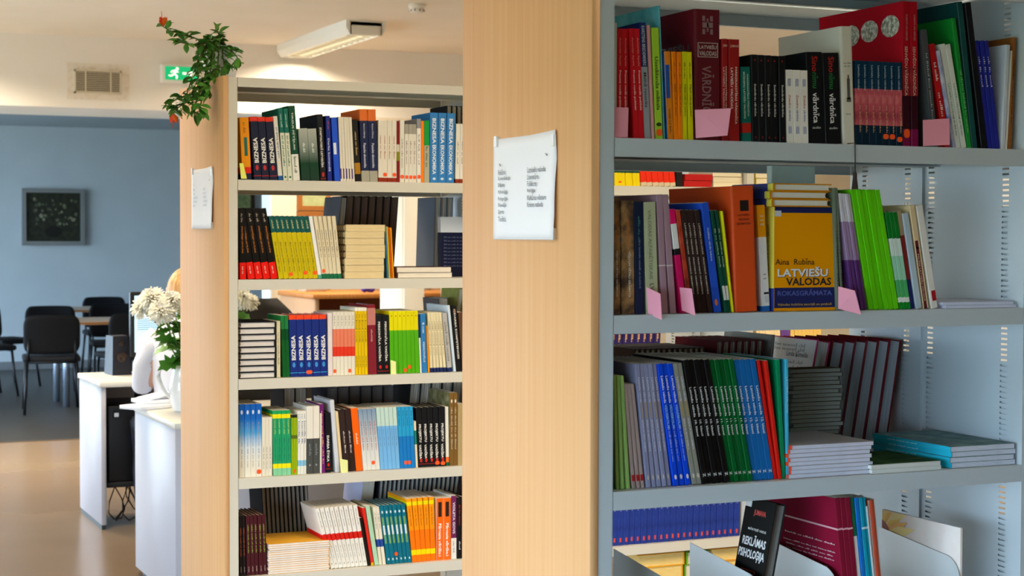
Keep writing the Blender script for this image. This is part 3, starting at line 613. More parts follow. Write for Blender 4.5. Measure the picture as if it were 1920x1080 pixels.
# row behind, facing the other aisle
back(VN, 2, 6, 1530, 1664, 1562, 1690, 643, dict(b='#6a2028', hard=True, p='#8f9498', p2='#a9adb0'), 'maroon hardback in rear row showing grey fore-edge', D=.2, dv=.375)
lk = back(VN, 2, 1, 1500, 1524, 1534, 1558, 642, dict(b='#c04a78', hard=True, p='#9a9da0'), 'pink hardback with white label in rear row', D=.2, dv=.375)[0]
b = MB(); T = max(v.co.x for v in lk.data.vertices); Hh = max(v.co.z for v in lk.data.vertices)
b.box((T-.0004, .012, Hh*.62), (T+.0006, .196, Hh*.99), M('#d9d8d2', .6)); b.build('cover_label', lk)
letters(lk, 'Linda Ķīmeiša', '#2a2a2a', (T+.0012, .13, Hh*.84), (0, 1, 0), (0, 0, 1), .085, .016, 'cover_title')
for q in (.93, .89, .77, .72): letters(lk, '~20', '#8a8a86', (T+.0012, .1, Hh*q), (0, 1, 0), (0, 0, 1), .13, .008, 'cover_print')
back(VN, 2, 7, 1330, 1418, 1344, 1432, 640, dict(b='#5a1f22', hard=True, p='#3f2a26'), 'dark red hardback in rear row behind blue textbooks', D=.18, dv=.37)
back(VN, 2, 13, 1190, 1322, 1190, 1322, 655, dict(b='#4a3526', hard=True, p='#7a5a3c'), 'brown hardback in rear row behind grey textbooks', D=.16, dv=.37)
gb = back(VN, 2, 1, 1426, 1432, 1448, 1454, 628, dict(b='#8f8d86', hard=True), 'grey hardback leaning in rear row', D=.2, dv=.372)
# ------------------------------------------------------------------ near bookcase, divider shelf
def divider(u, label, zb=.857, zf=.835):
    v0, v1 = VN+.006, VN+.278; zs = LEV[3]+.0005; n = 7; r = .05
    prof = [(v1, zs), (v1, zb)]
    prof += [(v0+r-r*math.sin(a*math.pi/2/n), zf-r+r*math.cos(a*math.pi/2/n)) for a in range(n+1)]+[(v0, zs)]
    b = MB(); b.prism(prof, u, u+.0014, M('#c9cfcf', .3, .25)); b.box((u, v0, zs), (u+.09, v1, zs+.0014), M('#c9cfcf', .3, .25))
    return tag(b.build('shelf_divider'), label, 'divider', 'metal dividers on the lower shelf')
for u, q in ((1.582, 'nothing beside it, nearest the beech panel'), (1.76, 'touching the black psychology book'), (1.937, 'before the burgundy cover'), (2.235, 'holding the sunflower booklet')): divider(u, 'grey sheet-metal divider plate with rounded corner, '+q)
zo = .0022
rk_t, rk_D, rk_h, th = .024, .108, .272, .2
rk = make_book(rk_t, rk_D, rk_h, dict(b='#23211f', hard=True, p='#5f5c58', p2='#75726c'), 'hardback')
rk.matrix_world = Matrix.Translation((1.7655, 2.80, LEV[3]+zo+rk_t*math.sin(th))) @ Matrix.Rotation(th, 4, 'Y') @ Matrix.Translation((rk_t, rk_D, 0)) @ Matrix.Rotation(math.pi, 4, 'Z')
tag(rk, 'black psychology book leaning '+N4, 'book')
for s_, col, yc, zc, ln, ht in (('MĀRTIŅŠ VEIDE', '#e8e6e0', .55, .775, .6, .026), ('*REKLĀMAS', '#f4f2ee', .52, .695, .78, .08), ('*PSIHOLOĢIJA', '#f4f2ee', .5, .59, .86, .085), ('*JUMAVA', '#d8362a', .55, .895, .4, .05), ('*B', '#d8362a', .5, .40, .22, .085)):
    letters(rk, s_, col, (rk_t+.0008, yc*rk_D, zc*rk_h), (0, 1, 0), (0, 0, 1), ln*rk_D, ht*rk_h, 'cover_title')
MB().box((rk_t-.0003, .02*rk_D, .93*rk_h), (rk_t+.0005, .22*rk_D, .985*rk_h), M('#eceae6', .5)).build('label', rk)
em = MB()
for (a, c), (d, e) in (((.25, .48), (.72, .48)), ((.25, .48), (.5, .3)), ((.72, .48), (.5, .3))):
    p, q = Vector((a*rk_D, c*rk_h)), Vector((d*rk_D, e*rk_h)); dd = (q-p).normalized(); nn = Vector((-dd.y, dd.x))*.0006
    em.add([(rk_t+.0007, w.x, w.y) for w in (p-nn, q-nn, q+nn, p+nn)], [(0, 1, 2, 3)], M('#d8362a', .5))
em.build('emblem', rk)
r4(3, 1590, 1618, 1566, 1594, 935, dict(b='#7f1a34', lblk=[(.0, 1.0, .77, .782, '#d8a8b0', 'stripe')], blk=[(.77, .782, 0, 1, '#e0b0b8', 'stripe')],
    ltx=[('~34', '#e8c8cc', .38, .66, .7, .012), ('~44', '#e8c8cc', .4, .6, .72, .009), ('~40', '#e8c8cc', .4, .57, .66, .009), ('~42', '#e8c8cc', .4, .54, .68, .009), ('~26', '#e8c8cc', .36, .48, .4, .009), ('~20', '#e8c8cc', .38, .44, .3, .009), ('~24', '#e8c8cc', .38, .41, .34, .009), ('~20', '#e8c8cc', .38, .38, .3, .009)]), 'burgundy folder-like book with printed cover '+N4, D=.262, zoff=zo)
r4(1, 1619, 1626, 1595, 1602, 934, dict(b=[(0, '#e8e8e4'), (.72, '#1f6a4a')]), 'thin green over white booklet '+N4, D=.24, zoff=zo)
r4(1, 1627, 1634, 1603, 1611, 934, dict(b='#1f74c0'), 'thin blue booklet beside teal pair '+N4, D=.24, zoff=zo)
r4(2, 1634.5, 1648, 1611, 1624, 934, dict(b='#1f9ab4', blk=[(.77, .785, 0, 1, '#d8ecf0', 'stripe')]), 'thin teal booklet '+N4, D=.24, zoff=zo)
r4(1, 1648.5, 1652, 1624.5, 1628, 950, dict(b='#d8d6d0'), 'thin white booklet beside the rust binder '+N4, D=.22, zoff=zo)
r4(1, 1652, 1665, 1629, 1647, 945, dict(b='#b4533a', round=True, p='#b9b4ac'), 'rust brown binder with rounded spine '+N4, D=.1, zoff=zo, h=.27)
sun = MB(); us = 2.262
MB()
fl = make_book(.006, .262, .2, dict(b='N:#f4ece2>#f2e2d8', p='#e8e8ee'), 'booklet'); fl.location = (2.2395, VN+.012, LEV[3]+zo); tag(fl, 'pale booklet with sunflower picture standing by last divider', 'booklet')
b = MB(); cy, cz = .268, .142                                                     # sunflower print: petals and dark eye near the back edge of the cover
for k in range(19):
    a = math.pi*.5+k*math.pi/19; L = .085+.02*(k % 3)
    p0 = Vector((-.0006, cy, cz)); d = Vector((0, math.cos(a), math.sin(a))); nn = Vector((0, -d.z, d.y))
    P = [p0+d*.02-nn*.006, p0+d*L*.55-nn*.013, p0+d*L, p0+d*L*.55+nn*.013, p0+d*.02+nn*.006]
    P = [p+Vector((-.00002*k, 0, 0)) for p in P]
    P = [Vector((p.x, min(p.y, .2615), max(min(p.z, .199), .001))) for p in P]
    b.add(P, [(0, 1, 2, 3, 4)], M(['#f2c840', '#eeb04a', '#f6dc86'][k % 3], .5))
vs = [(-.0013, min(cy+.036*math.cos(a*math.pi/10), .2615), cz+.036*math.sin(a*math.pi/10)) for a in range(20)]
b.add(vs, [tuple(range(20))], M('N:#3a1a10>#b0401c', .5)); b.build('sunflower_picture', fl)
for zq in (.55, .42): letters(fl, '~30', '#8a7a7a', (-.001, .1, .2*zq), (0, -1, 0), (0, 0, 1), .11, .006, 'cover_print')
# ------------------------------------------------------------------ far bookcase
FA, FB, FC, FD, FE = ('on top shelf of cream bookcase', 'on second shelf of cream bookcase', 'on third shelf of cream bookcase', 'on fourth shelf of cream bookcase', 'on fifth shelf of cream bookcase')
def mk(lev):
    def f(n, xb0, xb1, xt0, xt1, y, st, label, **k):
        if xt0 is None: xt0, xt1 = xb0, xb1
        k.setdefault('D', .16); return run(VF, lev, n, xb0, xb1, xt0, xt1, y, st, label, **k)
    return f
a1, b1, c1, d1, e1 = (mk(i) for i in range(5))
OR = '#ff5a1e'
def biz(top, mid, emb, line): return dict(b=[(0, mid), (.06, line), (.068, mid), (.93, top)], hard=True, tx=[('*BIZNESA', '#f2efe6', .47, .4, .56, 'u')], blk=[(.15, .235, .3, .7, emb, 'logo')])
a1(1, 455, 475, 449, 466, 220, dict(b=[(0, '#1c2440'), (.1, '#d8331e'), (.2, '#e89a1e')], blk=[(.38, .68, .36, .72, '#1f6a5a', 'spine_panel')], tx=[('~10', '#b05a10', .82, .2, .3, 'd')]), 'orange book with teal spine panel '+FA)
a1(3, 477, 521.5, 468.7, 511.6, 219, biz('#d8402c', '#1c2038', '#c02a2a', '#c02a2a'), 'navy book with red top and white lettering '+FA)
a1(1, 522.5, 531, 512, 520, 218, dict(b=[(0, '#2a5a96'), (.07, '#e6e2d6')], tx=[('~26', '#6a7a90', .6, .5, .4, 'u')]), 'thin white book with blue foot '+FA)
a1(2, 532, 549, 522, 540, 203, dict(b=[(0, '#dfe0c8'), (.66, '#1e6a5c')], side='#1f6656', tx=[('~22', '#4a7a60', .4, .44, .4, 'd'), ('~10', '#bcd8c8', .82, .2, .34, 'd')], blk=[(.03, .06, .25, .75, '#1e6a4a', 'logo')]), 'pale book with teal green head '+FA, D=.2)
a1(1, 550, 565, 540.5, 553.7, 198, dict(b=[(0, '#eceade'), (.35, '#164a36')], tx=[('TIRGUS PĒTĪJUMI', '#dfe8dc', .66, .5, .4, 'd'), ('~12', '#6a7a6a', .2, .24, .4, 'd')]), 'tall dark green book with white foot '+FA)
a1(2, 566, 600, 559.5, 593, 241, dict(b='G:#1f3a2c>#123c28>#8a948a>#b0b4a8', tx=[('~10', '#e0e6dc', .62, .2, .26, 'd')]), 'dark green book fading to grey head '+FA)
a1(1, 601.5, 613, 594.5, 610, 214, dict(b='#16161a', hard=True, tx=[('*STARPTAUTISKĀ LIETVEDĪBA', '#e6e2d8', .5, .6, .42, 'd')], blk=[(.06, .13, .3, .7, '#c8281e', 'logo'), (.03, .035, 0, 1, '#c8281e', 'stripe')]), 'black book with white lettering and red logo '+FA, D=.2)
a1(1, 615, 627, 611, 619, 216.7, dict(b='#22307a', tx=[('Darbs komandā', '#d8dcec', .4, .5, .44, 'd'), ('~8', '#c04a3a', .85, .14, .3, 'd')]), 'dark blue book with pale title '+FA)
a1(1, 628, 638.5, 621, 633.5, 220, dict(b='#2a55c0', blk=[(.42, .6, .1, .6, '#e6eaf0', 'label')]), 'royal blue book with white label '+FA)
a1(5, 639, 666.5, 634, 660, 219, dict(b=[(0, '#e8e0cc')], side='#2a62b8', blk=[(.04, .2, 0, .4, '#5a3a80', 'spine_panel')]), 'thin cream booklet with blue cover '+FA)
a1(1, 667.5, 677.5, 660.5, 672.5, 224, dict(b=[(0, '#1a1614'), (.12, '#a87a2a'), (.3, '#1a1614')], tx=[('~16', '#c0a060', .6, .4, .4, 'd')]), 'black and gold book '+FA)
a1(2, 678.5, 709, 674, 705, 204.5, dict(b=[(0, '#aaa594'), (.15, '#1f2848'), (.84, '#d8753a')], hard=True, tx=[('Roberts Dālbergs', '#c8ccd8', .7, .2, .26, 'd'), ('Pasaules ekonomika', '#e0e2ea', .36, .34, .3, 'd')]), 'navy book with orange head and grey foot '+FA, D=.2)
a1(4, 709.5, 744, None, None, 225, dict(b=[(0, '#8a3018'), (.07, '#e9e1cf')], tx=[('~16', '#b0603a', .55, .4, .3, 'd')]), 'cream paperback with brown foot '+FA, stk=[(1, .12), (3, .12)])
a1(1, 744.5, 750, None, None, 227, dict(b=[(0, '#7a1f1a'), (.35, '#8a8a2a'), (.5, '#d8d0b8'), (.62, '#7a1f1a')]), 'thin maroon and olive striped book '+FA)
a1(1, 750.5, 759, None, None, 225, dict(b='#eae3d2', tx=[('~20', '#7a7468', .45, .5, .3, 'd')]), 'plain cream book with grey print '+FA, stk=[(0, .09)])
a1(3, 759.5, 781.5, None, None, 232.4, dict(b=[(0, '#e9e3d4'), (.83, '#a8a294')], tx=[('~18', '#8a5a40', .5, .42, .3, 'd')]), 'cream book with grey head band '+FA, stk=[(0, .09), (1, .09), (2, .09)])
a1(1, 782, 789.5, None, None, 222.6, dict(b=[(0, '#efe9dc'), (.85, '#8f9092')], tx=[('~18', '#7a6a50', .5, .5, .3, 'd')]), 'white book with dark grey head '+FA, stk=[(0, .09)])
a1(1, 790, 795.5, None, None, 226.5, dict(b='#ef8a22'), 'slim orange book '+FA)
a1(1, 796, 806, None, None, 226, dict(b=[(0, '#b8b49a'), (.6, '#1f9a48')], tx=[('~14', '#3f6a3a', .4, .36, .4, 'd')]), 'book with green head and sage foot '+FA)
a1(3, 806.5, 852, 806.5, 855, 211, dict(b='#3f7fb8', hard=True, tx=[('*BIZNESA', '#e8f0f6', .74, .36, .46, 'd'), ('*EKONOMIKA', '#e8f0f6', .33, .42, .46, 'd')], blk=[(.04, .075, .3, .7, '#d8e6f0', 'logo')]), 'sky blue volume with white capital lettering '+FA, D=.18)
a1(3, 854, 878, 856, 880, 232, dict(b=[(0, '#8a3a20'), (.07, '#ece6d8')], tx=[('~16', '#8a8070', .5, .4, .3, 'd')]), 'white paperback with brown foot by beech panel '+FA)
back(VF, 0, 3, 838, 866, 838, 866, 198, dict(b='#1c1c20', hard=True), 'black hardback in rear row '+FA, D=.17, dv=.36)
paper_flag([(449, 306), (456, 306), (463, 335), (452, 335)], VF+.01, '#f0f070', 'small yellow marker at left '+FA, 'yellow paper markers in cream bookcase')
# second shelf
rp = dict(b=[(0, '#d8281e'), (.235, '#191614')], hard=True, rough=.3, tx=[('STRATĒĢIJA UN PLĀNS', '#d8822a', .56, .38, .34, 'd'), ('~10', '#a89a88', .86, .14, .3, 'd'), ('~6', '#f0c0b0', .12, .12, .3, 'd')])
b1(1, 450, 463, 447, 459, 391, rp, 'first black book with red foot by upright '+FB, D=.17)
b1(4, 466, 523, 447, 499.5, 391, rp, 'black book with red foot and orange title '+FB, D=.17)
b1(8, 523.5, 597.5, 504, 579, 405.8, dict(b=[(0, '#cdbb1e'), (.74, '#1a5650')], tx=[('~26', '#7a6a10', .34, .5, .34, 'd'), ('~9', '#c8c080', .86, .16, .3, 'd')]), 'yellow book with dark teal head '+FB, stk=[(2, .07), (5, .09), (7, .09)])
b1(1, 598, 605, 579.5, 587, 406, dict(b=[(0, '#5aa890'), (.06, '#f4f2ec')]), 'bright white thin book with mint foot '+FB, stk=[])
b1(5, 605.5, 641, 588, 631, 406, dict(b=[(0, '#1f6a4a'), (.075, '#e2d6b8')], tx=[('~24', '#8a7a58', .55, .46, .34, 'd')]), 'cream book with green foot '+FB, stk=[(0, .12)])
sp = flat(649, 722, 522.5, 421, VF, 1, 8, dict(b='#d8c8a0', p='#d9bd84', p2='#ecd7a8', r=.0003), 'spiral-bound beige notebook in stack '+FB, D=.2, dv=.016, spine='right', name='notebook', cat='notebook', jit=.005)
for o in sp:                                                                          # wire loops along the left edge of every notebook
    me = o.data; T = max(v.co.x for v in me.vertices); Dd = max(v.co.y for v in me.vertices); Hq = max(v.co.z for v in me.vertices)
    b = MB()
    for k in range(10):
        zz = Hq*(k+.5)/10; b.tube([(T*.5+T*.5*math.cos(a), Dd+.003+.006*math.sin(a), zz) for a in (i*math.pi/4 for i in range(9))], .0013, M('#1c1a1a', .35), 5, False)
    b.build('spiral_binding', o)
for i, (x0, cc, nm) in enumerate(((724.5, '#4a7a90', 'slate blue'), (727.5, '#d8c020', 'mustard yellow'), (731, '#c85a18', 'burnt orange'), (734.5, '#e8a020', 'amber'))):
    b1(1, x0+2.5, x0+5.3, x0-2.5, x0+.3, 424+i, dict(b=cc), 'thin %s booklet beside the spiral notebooks ' % nm+FB, D=.19)
flat(745, 847, 522, 501, VF, 1, 2, dict(b='#6a4a3a', p='#e2d4bc', p2='#f2e8d8', side='#5a4436'), 'cream-edged book lying flat '+FB, D=.17, dv=.016, spine='left')
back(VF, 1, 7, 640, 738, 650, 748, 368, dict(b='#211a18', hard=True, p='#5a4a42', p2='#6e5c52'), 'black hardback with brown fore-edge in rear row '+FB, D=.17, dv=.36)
back(VF, 1, 1, 624, 636, 640, 652, 370, dict(b='#5a6270', hard=True, p='#4a4a4c'), 'slate grey hardback leaning in rear row '+FB, D=.19, dv=.36)
nv = make_book(.03, .12, .21, dict(b=[(0, '#20243c'), (.74, '#dfe6ee')], hard=True), 'book')
nv.matrix_world = Matrix(((0, 1, 0, u_at(826, VF+.16, 1.4)), (-1, 0, 0, VF+.19), (0, 0, 1, LEV[1]+.001), (0, 0, 0, 1)))
tag(nv, 'navy book with white upper band facing out '+FB, 'book')
for q in range(9): letters(nv, '~30', '#5a6080', (.0309, .055, .21*(.66-.06*q)), (0, 1, 0), (0, 0, 1), .085, .005, 'cover_print')
back(VF, 1, 3, 812, 846, 816, 850, 370, dict(b='#6f7886', hard=True, p='#7a8088', lblk=[]), 'blue-grey hardback in rear row '+FB, D=.18, dv=.37)
# third shelf
flat(449.5, 518, 708.5, 604, VF, 2, 9, dict(b='#1b1a1c', hard=True, p='#d9cfc4', p2='#efe6de'), 'black hardback with white pages lying in stack '+FC, D=.2, dv=.016, spine='right', jit=.002)
c1(1, 519, 526, 518.5, 526, 602, dict(b='#ded2b0', tx=[('~20', '#8a7a50', .5, .6, .3, 'd')]), 'thin beige book beside stacked hardbacks '+FC)
c1(2, 531, 544.5, 526.5, 541, 592, dict(b=[(0, '#1f5a2c'), (.6, '#174a26'), (.78, '#2f7a44')], rough=.2), 'glossy dark green book '+FC)
c1(5, 545.5, 615, 542, 612.5, 591.5, biz('#e2502c', '#1c2e74', '#3f90d0', '#4fb0dc'), 'blue book with orange head and white lettering '+FC, stk=[(2, .07)])
c1(1, 616, 624.5, 615, 624, 587, dict(b='#e8d8d4'), 'pinkish white plain book '+FC)
c1(6, 625, 666.5, 624.5, 665.5, 585, dict(b=[(0, '#e8e0cc'), (.3, '#d8402c'), (.45, '#e08468'), (.73, '#e8e0cc')], tx=[('~12', '#9a8a70', .85, .18, .3, 'd')]), 'cream book with salmon and red bands '+FC, stk=[(0, .07), (4, .07)])
c1(4, 667, 690.5, 666, 687.5, 577, dict(b=[(0, '#e4c01e'), (.95, '#f0ead8')], tx=[('~20', '#6a5410', .68, .44, .4, 'd'), ('~8', '#6a5410', .18, .2, .34, 'd')]), 'golden yellow book with white head '+FC)
c1(1, 691, 707.5, 687.8, 704.7, 572, dict(b=[(0, '#7a2430'), (.71, '#c08078'), (.955, '#7a2028')], hard=True, tx=[('vadības psiholoģija', '#e0b8b0', .56, .18, .26, 'd')]), 'maroon book with dusty pink upper spine '+FC, D=.19)
c1(2, 708, 732, 705, 730, 591.4, dict(b='#15151a', hard=True, tx=[('*PERSONĀLA VADĪBA', '#e8e2d6', .55, .68, .4, 'd')], blk=[(.09, .15, .3, .7, '#c8281e', 'logo'), (.045, .052, 0, 1, '#c8281e', 'stripe')]), 'black book with long white title '+FC, D=.17)
c1(7, 732.5, 788, 730.5, 784, 583.4, dict(b=[(0, '#5aa81e'), (.69, '#e2d818')], tx=[('•', '#b0401c', .92, .3, .02, 'h')]), 'lime green book with yellow head '+FC, stk=[(3, .05), (4, .1)], D=.18)
c1(1, 788.5, 791.5, 784.5, 788, 590, dict(b=[(0, '#eeeae0'), (.6, '#1c2c5a')]), 'very thin navy and white booklet '+FC)
c1(1, 792, 801.5, 788.3, 799, 588.6, dict(b='#3a7aac', tx=[('~12', '#cfe0ec', .75, .2, .4, 'd'), ('PERSONĀLS', '#e0ecf4', .35, .34, .4, 'd')]), 'steel blue book with white title '+FC)
c1(1, 803, 806.5, 799.5, 803, 611, dict(b='#e89a22'), 'short thin orange booklet '+FC)
c1(5, 807.5, 838.5, 802, 828, 586, dict(b=[(0, '#1c2a56'), (.075, '#e6d9b4')], tx=[('~22', '#9a8a60', .55, .6, .36, 'd')]), 'cream book with navy foot '+FC)
c1(1, 839.5, 850, 829, 838, 588, dict(b=[(0, '#1c2a56'), (.07, '#b8b4ac')], tx=[('~22', '#7a766e', .5, .7, .5, 'd')]), 'grey leaning book with navy foot '+FC)
c1(1, 851, 856, 839, 845.5, 573, dict(b='#d2dfe8', hard=True), 'tall pale blue leaning hardback '+FC, D=.2)
c1(1, 857, 867, 846.5, 858, 574.5, dict(b='#141416', hard=True, tx=[('*DARBA KOMPETENCES', '#e2ddd0', .54, .7, .34, 'd')], blk=[(.88, .96, .3, .7, '#a88878', 'logo')]), 'black leaning book with white serif title '+FC, D=.18)
c1(1, 868, 877, 859.5, 869, 586, dict(b='#5a4030'), 'brown leaning book by beech panel '+FC)
gy = back(VF, 2, 1, 830, 848, 822, 840, 560, dict(b='#5c5a5e', hard=True), 'grey hardback with white label in rear row '+FC, D=.16, dv=.36)
back(VF, 2, 1, 846, 856, 860, 870, 541, dict(b='N:#8f9450>#a8a868', hard=True), 'olive patterned hardback in rear row '+FC, D=.17, dv=.36)
paper_flag([(732.5, 675), (742.5, 678), (743, 706), (733, 702)], VF+.008, '#eef0a0', 'pale yellow marker before the lime books', 'yellow paper markers in cream bookcase')
# fourth shelf
d1(4, 449, 491, 448.5, 491, 758.7, dict(b='G:#f0ead8>#f0ead8>#dfe6e8>#5aa4d4>#2368b4>#1a5aa8', tx=[('~20', '#c88a60', .62, .26, .2, 'd'), ('~16', '#5a6a70', .3, .38, .16, 'd')], blk=[(.86, .92, .3, .7, '#d0dce6', 'logo')]), 'blue book fading to white foot '+FD, stk=[(3, .07)])
d1(3, 491.5, 511, None, None, 783, dict(b='#ebe3cf', tx=[('~14', '#8a8268', .3, .4, .3, 'd')]), 'short cream paperback '+FD)
d1(4, 513, 546.5, 511.5, 545, 770.5, dict(b=[(0, '#8cc8a0'), (.11, '#f0e42a'), (.18, '#2f9a6a'), (.88, '#f0e42a'), (.945, '#2aa060')], tx=[('~14', '#c8e070', .74, .24, .24, 'd'), ('~18', '#1c5a50', .4, .38, .24, 'd')]), 'green book with two yellow bands '+FD)
d1(3, 547, 558, 546.5, 557.5, 778, dict(b=[(0, '#9ab020'), (.95, '#20241a')], blk=[(.6, .66, 0, 1, '#5a6a20', 'stripe')]), 'thin olive lime booklet '+FD, stk=[(1, .06)])
d1(3, 558.5, 575, None, None, 771, dict(b=[(0, '#e8e6dc'), (.13, '#8fc0d8'), (.22, '#eeeade')], tx=[('~16', '#4a5a7a', .7, .5, .4, 'd')]), 'white book with light blue band '+FD)
d1(2, 575.5, 600, None, None, 762, dict(b=[(0, '#4a4c4a'), (.52, '#ebe4d6')], hard=True, tx=[('~8', '#8a8c8a', .34, .2, .3, 'd'), ('~3', '#c8c8c4', .12, .04, .3, 'd')]), 'half white half charcoal book '+FD)
d1(1, 600.5, 603.5, None, None, 775, dict(b='#e6dcc4'), 'thin cream booklet beside charcoal books '+FD)
d1(1, 604, 610.5, 600, 608, 758, dict(b='#6a2466', tx=[('~28', '#e0a060', .5, .8, .4, 'd')]), 'purple book with orange print '+FD)
d1(1, 611.5, 622.5, 610.5, 621, 774.5, dict(b='#15141a', hard=True, tx=[('*DARBA ĒTIKA', '#f0ece4', .4, .44, .5, 'd')], blk=[(.1, .16, .3, .7, '#c8281e', 'logo'), (.06, .066, 0, 1, '#c8281e', 'stripe')]), 'black book with bold white title '+FD)
d1(1, 630, 638, 619, 628, 751, dict(b='#d4d4d8', hard=True), 'tall silver-white leaning hardback '+FD, D=.18)
d1(1, 639, 644, 629, 634, 772, dict(b='#e6cfa4'), 'thin tan leaning booklet '+FD)
d1(2, 646.5, 668, 635, 657.5, 768.6, dict(b='#33221f', hard=True, tx=[('~16', '#d8ccc0', .46, .38, .24, 'd')]), 'dark brown leaning hardback '+FD)
d1(1, 668.5, 681, 658, 671, 766, dict(b='#f26a1a', tx=[('~10', '#ffd8b0', .5, .2, .3, 'd')]), 'bright orange leaning book '+FD)
d1(4, 681.5, 713.5, 671.5, 705, 768, dict(b='G:#e4e2d8>#dadcd8>#b0bcc4>#7f96ac', tx=[('~20', '#c05a40', .55, .5, .3, 'd')]), 'grey-blue book with red title fading to white '+FD, stk=[(2, .12)])
d1(5, 714, 750.5, 705.5, 744, 765, dict(b=[(0, '#7fb4dc'), (.7, '#c4dccf')], rough=.25, tx=[('~14', '#5a84b0', .5, .3, .3, 'd')]), 'light sky blue book with mint head '+FD)
d1(4, 751, 779, 744.5, 774.5, 763.4, dict(b=[(0, '#2a7ab8'), (.52, '#3a9ec8')], tx=[('~14', '#1a4a70', .8, .26, .3, 'd')], rough=.28), 'cerulean blue book with lighter head '+FD, stk=[(1, .09), (2, .09)])
d1(1, 780, 784.5, 776, 780, 790, dict(b=[(0, '#e8d8b8'), (.5, '#1f7a6a'), (.8, '#e8d8b8')]), 'thin cream and teal booklet '+FD)
d1(5, 785.5, 836, 780, 834, 765, dict(b='#141416', hard=True, tx=[('*PROJEKTU', '#f0ece2', .57, .3, .52, 'd'), ('*VADĪBA', '#f0ece2', .26, .24, .52, 'd')], blk=[(.08, .15, .3, .7, '#c8281e', 'logo'), (.05, .056, 0, 1, '#c8281e', 'stripe')]), 'black book with stacked white capitals '+FD, stk=[(3, .06), (4, .05)])
d1(1, 837, 843, 835.5, 842, 763, dict(b=[(0, '#1f5a3a'), (.06, '#e8763a'), (.15, '#ebe4d2')]), 'cream book with orange band at foot '+FD)
d1(2, 844, 858.5, 843.5, 858.5, 737, dict(b='#7a5c30', side='N:#5f5a38>#7a7450>#a09a78', tx=[('~26', '#d8ccb0', .5, .6, .3, 'd')], blk=[(.86, .91, .3, .7, '#e8e2d2', 'logo')]), 'tall bronze brown book '+FD, D=.2)
d1(2, 859, 874, None, None, 758, dict(b='#b09a70'), 'tan book by beech panel '+FD)
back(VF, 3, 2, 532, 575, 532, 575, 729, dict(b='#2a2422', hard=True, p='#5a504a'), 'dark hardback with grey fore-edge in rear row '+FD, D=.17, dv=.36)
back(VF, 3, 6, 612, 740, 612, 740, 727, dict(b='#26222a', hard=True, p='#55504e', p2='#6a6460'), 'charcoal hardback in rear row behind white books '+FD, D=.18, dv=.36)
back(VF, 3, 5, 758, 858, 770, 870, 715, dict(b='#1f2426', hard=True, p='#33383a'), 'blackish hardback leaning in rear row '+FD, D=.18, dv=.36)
paper_flag([(637, 860), (652, 863), (652.5, 892), (640, 889)], VF+.006, '#eef0a0', 'pale yellow marker before the dark brown books', 'yellow paper markers in cream bookcase')
# fifth shelf
e1(2, 450, 463, 448.5, 460, 968, dict(b='#1f1718', hard=True, tx=[('~24', '#c85a30', .55, .5, .3, 'd'), ('~5', '#c8b8b0', .1, .1, .3, 'd')]), 'black volume with orange print '+FE)
e1(5, 463.5, 502, 461, 498, 968, dict(b='#451a20', hard=True, tx=[('~24', '#9ab04a', .6, .5, .3, 'd'), ('~5', '#c8b8b0', .1, .1, .3, 'd')]), 'maroon volume with green print '+FE)
flat(504, 618, 1082, 1021, VF, 4, 14, dict(b='#e8e2d8', side='#e8b048', p='#ded6cc', p2='#f4eee6'), 'white magazine in stack '+FE, D=.2, dv=.014, spine='right', name='magazine', cat='magazine', jit=.003)
e1(9, 621, 690, 591, 673, 955, dict(b=[(0, '#ece6da'), (.46, '#c8281e'), (.57, '#efe9de')], tx=[('~16', '#9a9488', .8, .3, .26, 'd'), ('~12', '#9a9488', .26, .24, .26, 'd'), ('~2', '#50504c', .07, .03, .3, 'd')]), 'white leaning book with red band '+FE, D=.17)
e1(1, 691, 696, 674, 679, 972, dict(b='#1a1614'), 'thin black leaning booklet '+FE)
e1(1, 696.5, 702, 679.5, 684.5, 953, dict(b=[(0, '#e8b020'), (.05, '#d03428')]), 'thin red leaning booklet '+FE)
e1(1, 703, 711, 685.5, 699, 950, dict(b='#b0d4b0'), 'mint green leaning book '+FE)
e1(2, 711.5, 725.5, 699.5, 711, 951.5, dict(b=[(0, '#e8dec4'), (.31, '#2f4a90'), (.44, '#eae0c8')], tx=[('~14', '#6a6a60', .75, .3, .3, 'd')]), 'cream leaning book with blue band '+FE)
e1(6, 726.5, 773, 711.5, 760.5, 949, dict(b='#146a7c', hard=True, blk=[(.35, .5, .2, .6, '#7aa860', 'spine_panel'), (.5, .66, .2, .62, '#e2e6de', 'spine_panel'), (.66, .8, .2, .6, '#7aa860', 'spine_panel'), (.86, .91, .3, .7, '#d8e6e8', 'logo'), (.06, .1, .35, .65, '#d8e6e8', 'logo')]), 'teal leaning book with green and white blocks '+FE, stk=[(2, .16)])
e1(5, 773.5, 818, 762, 816, 936, dict(b=[(0, '#ef7a1a'), (.11, '#f4dc20'), (.19, '#ef7e1c'), (.5, '#f29a20'), (.89, '#f4dc20'), (.95, '#f0a022')], tx=[('~14', '#b0501a', .7, .3, .26, 'd')]), 'orange book with yellow bands '+FE, D=.19)
e1(2, 819, 845.5, None, None, 935, dict(b='#ee6f1c', side='#f0ece2', tx=[('*Pārvesta vērtība', '#fff0e0', .34, .5, .4, 'd'), ('~3', '#ffe0c8', .06, .04, .4, 'd')], blk=[(.7, .94, .25, .75, '#2a1a14', 'spine_panel')]), 'orange book with black spine label '+FE, D=.17)
e1(1, 846.5, 856.5, None, None, 930, dict(b=[(0, '#ece6dc'), (.33, '#6a2a54')], side='#ece6dc', tx=[('*VIOLETA GOVS', '#efe4ea', .65, .5, .42, 'd'), ('~10', '#9a8a90', .18, .2, .3, 'd')]), 'purple over white book '+FE, D=.17)
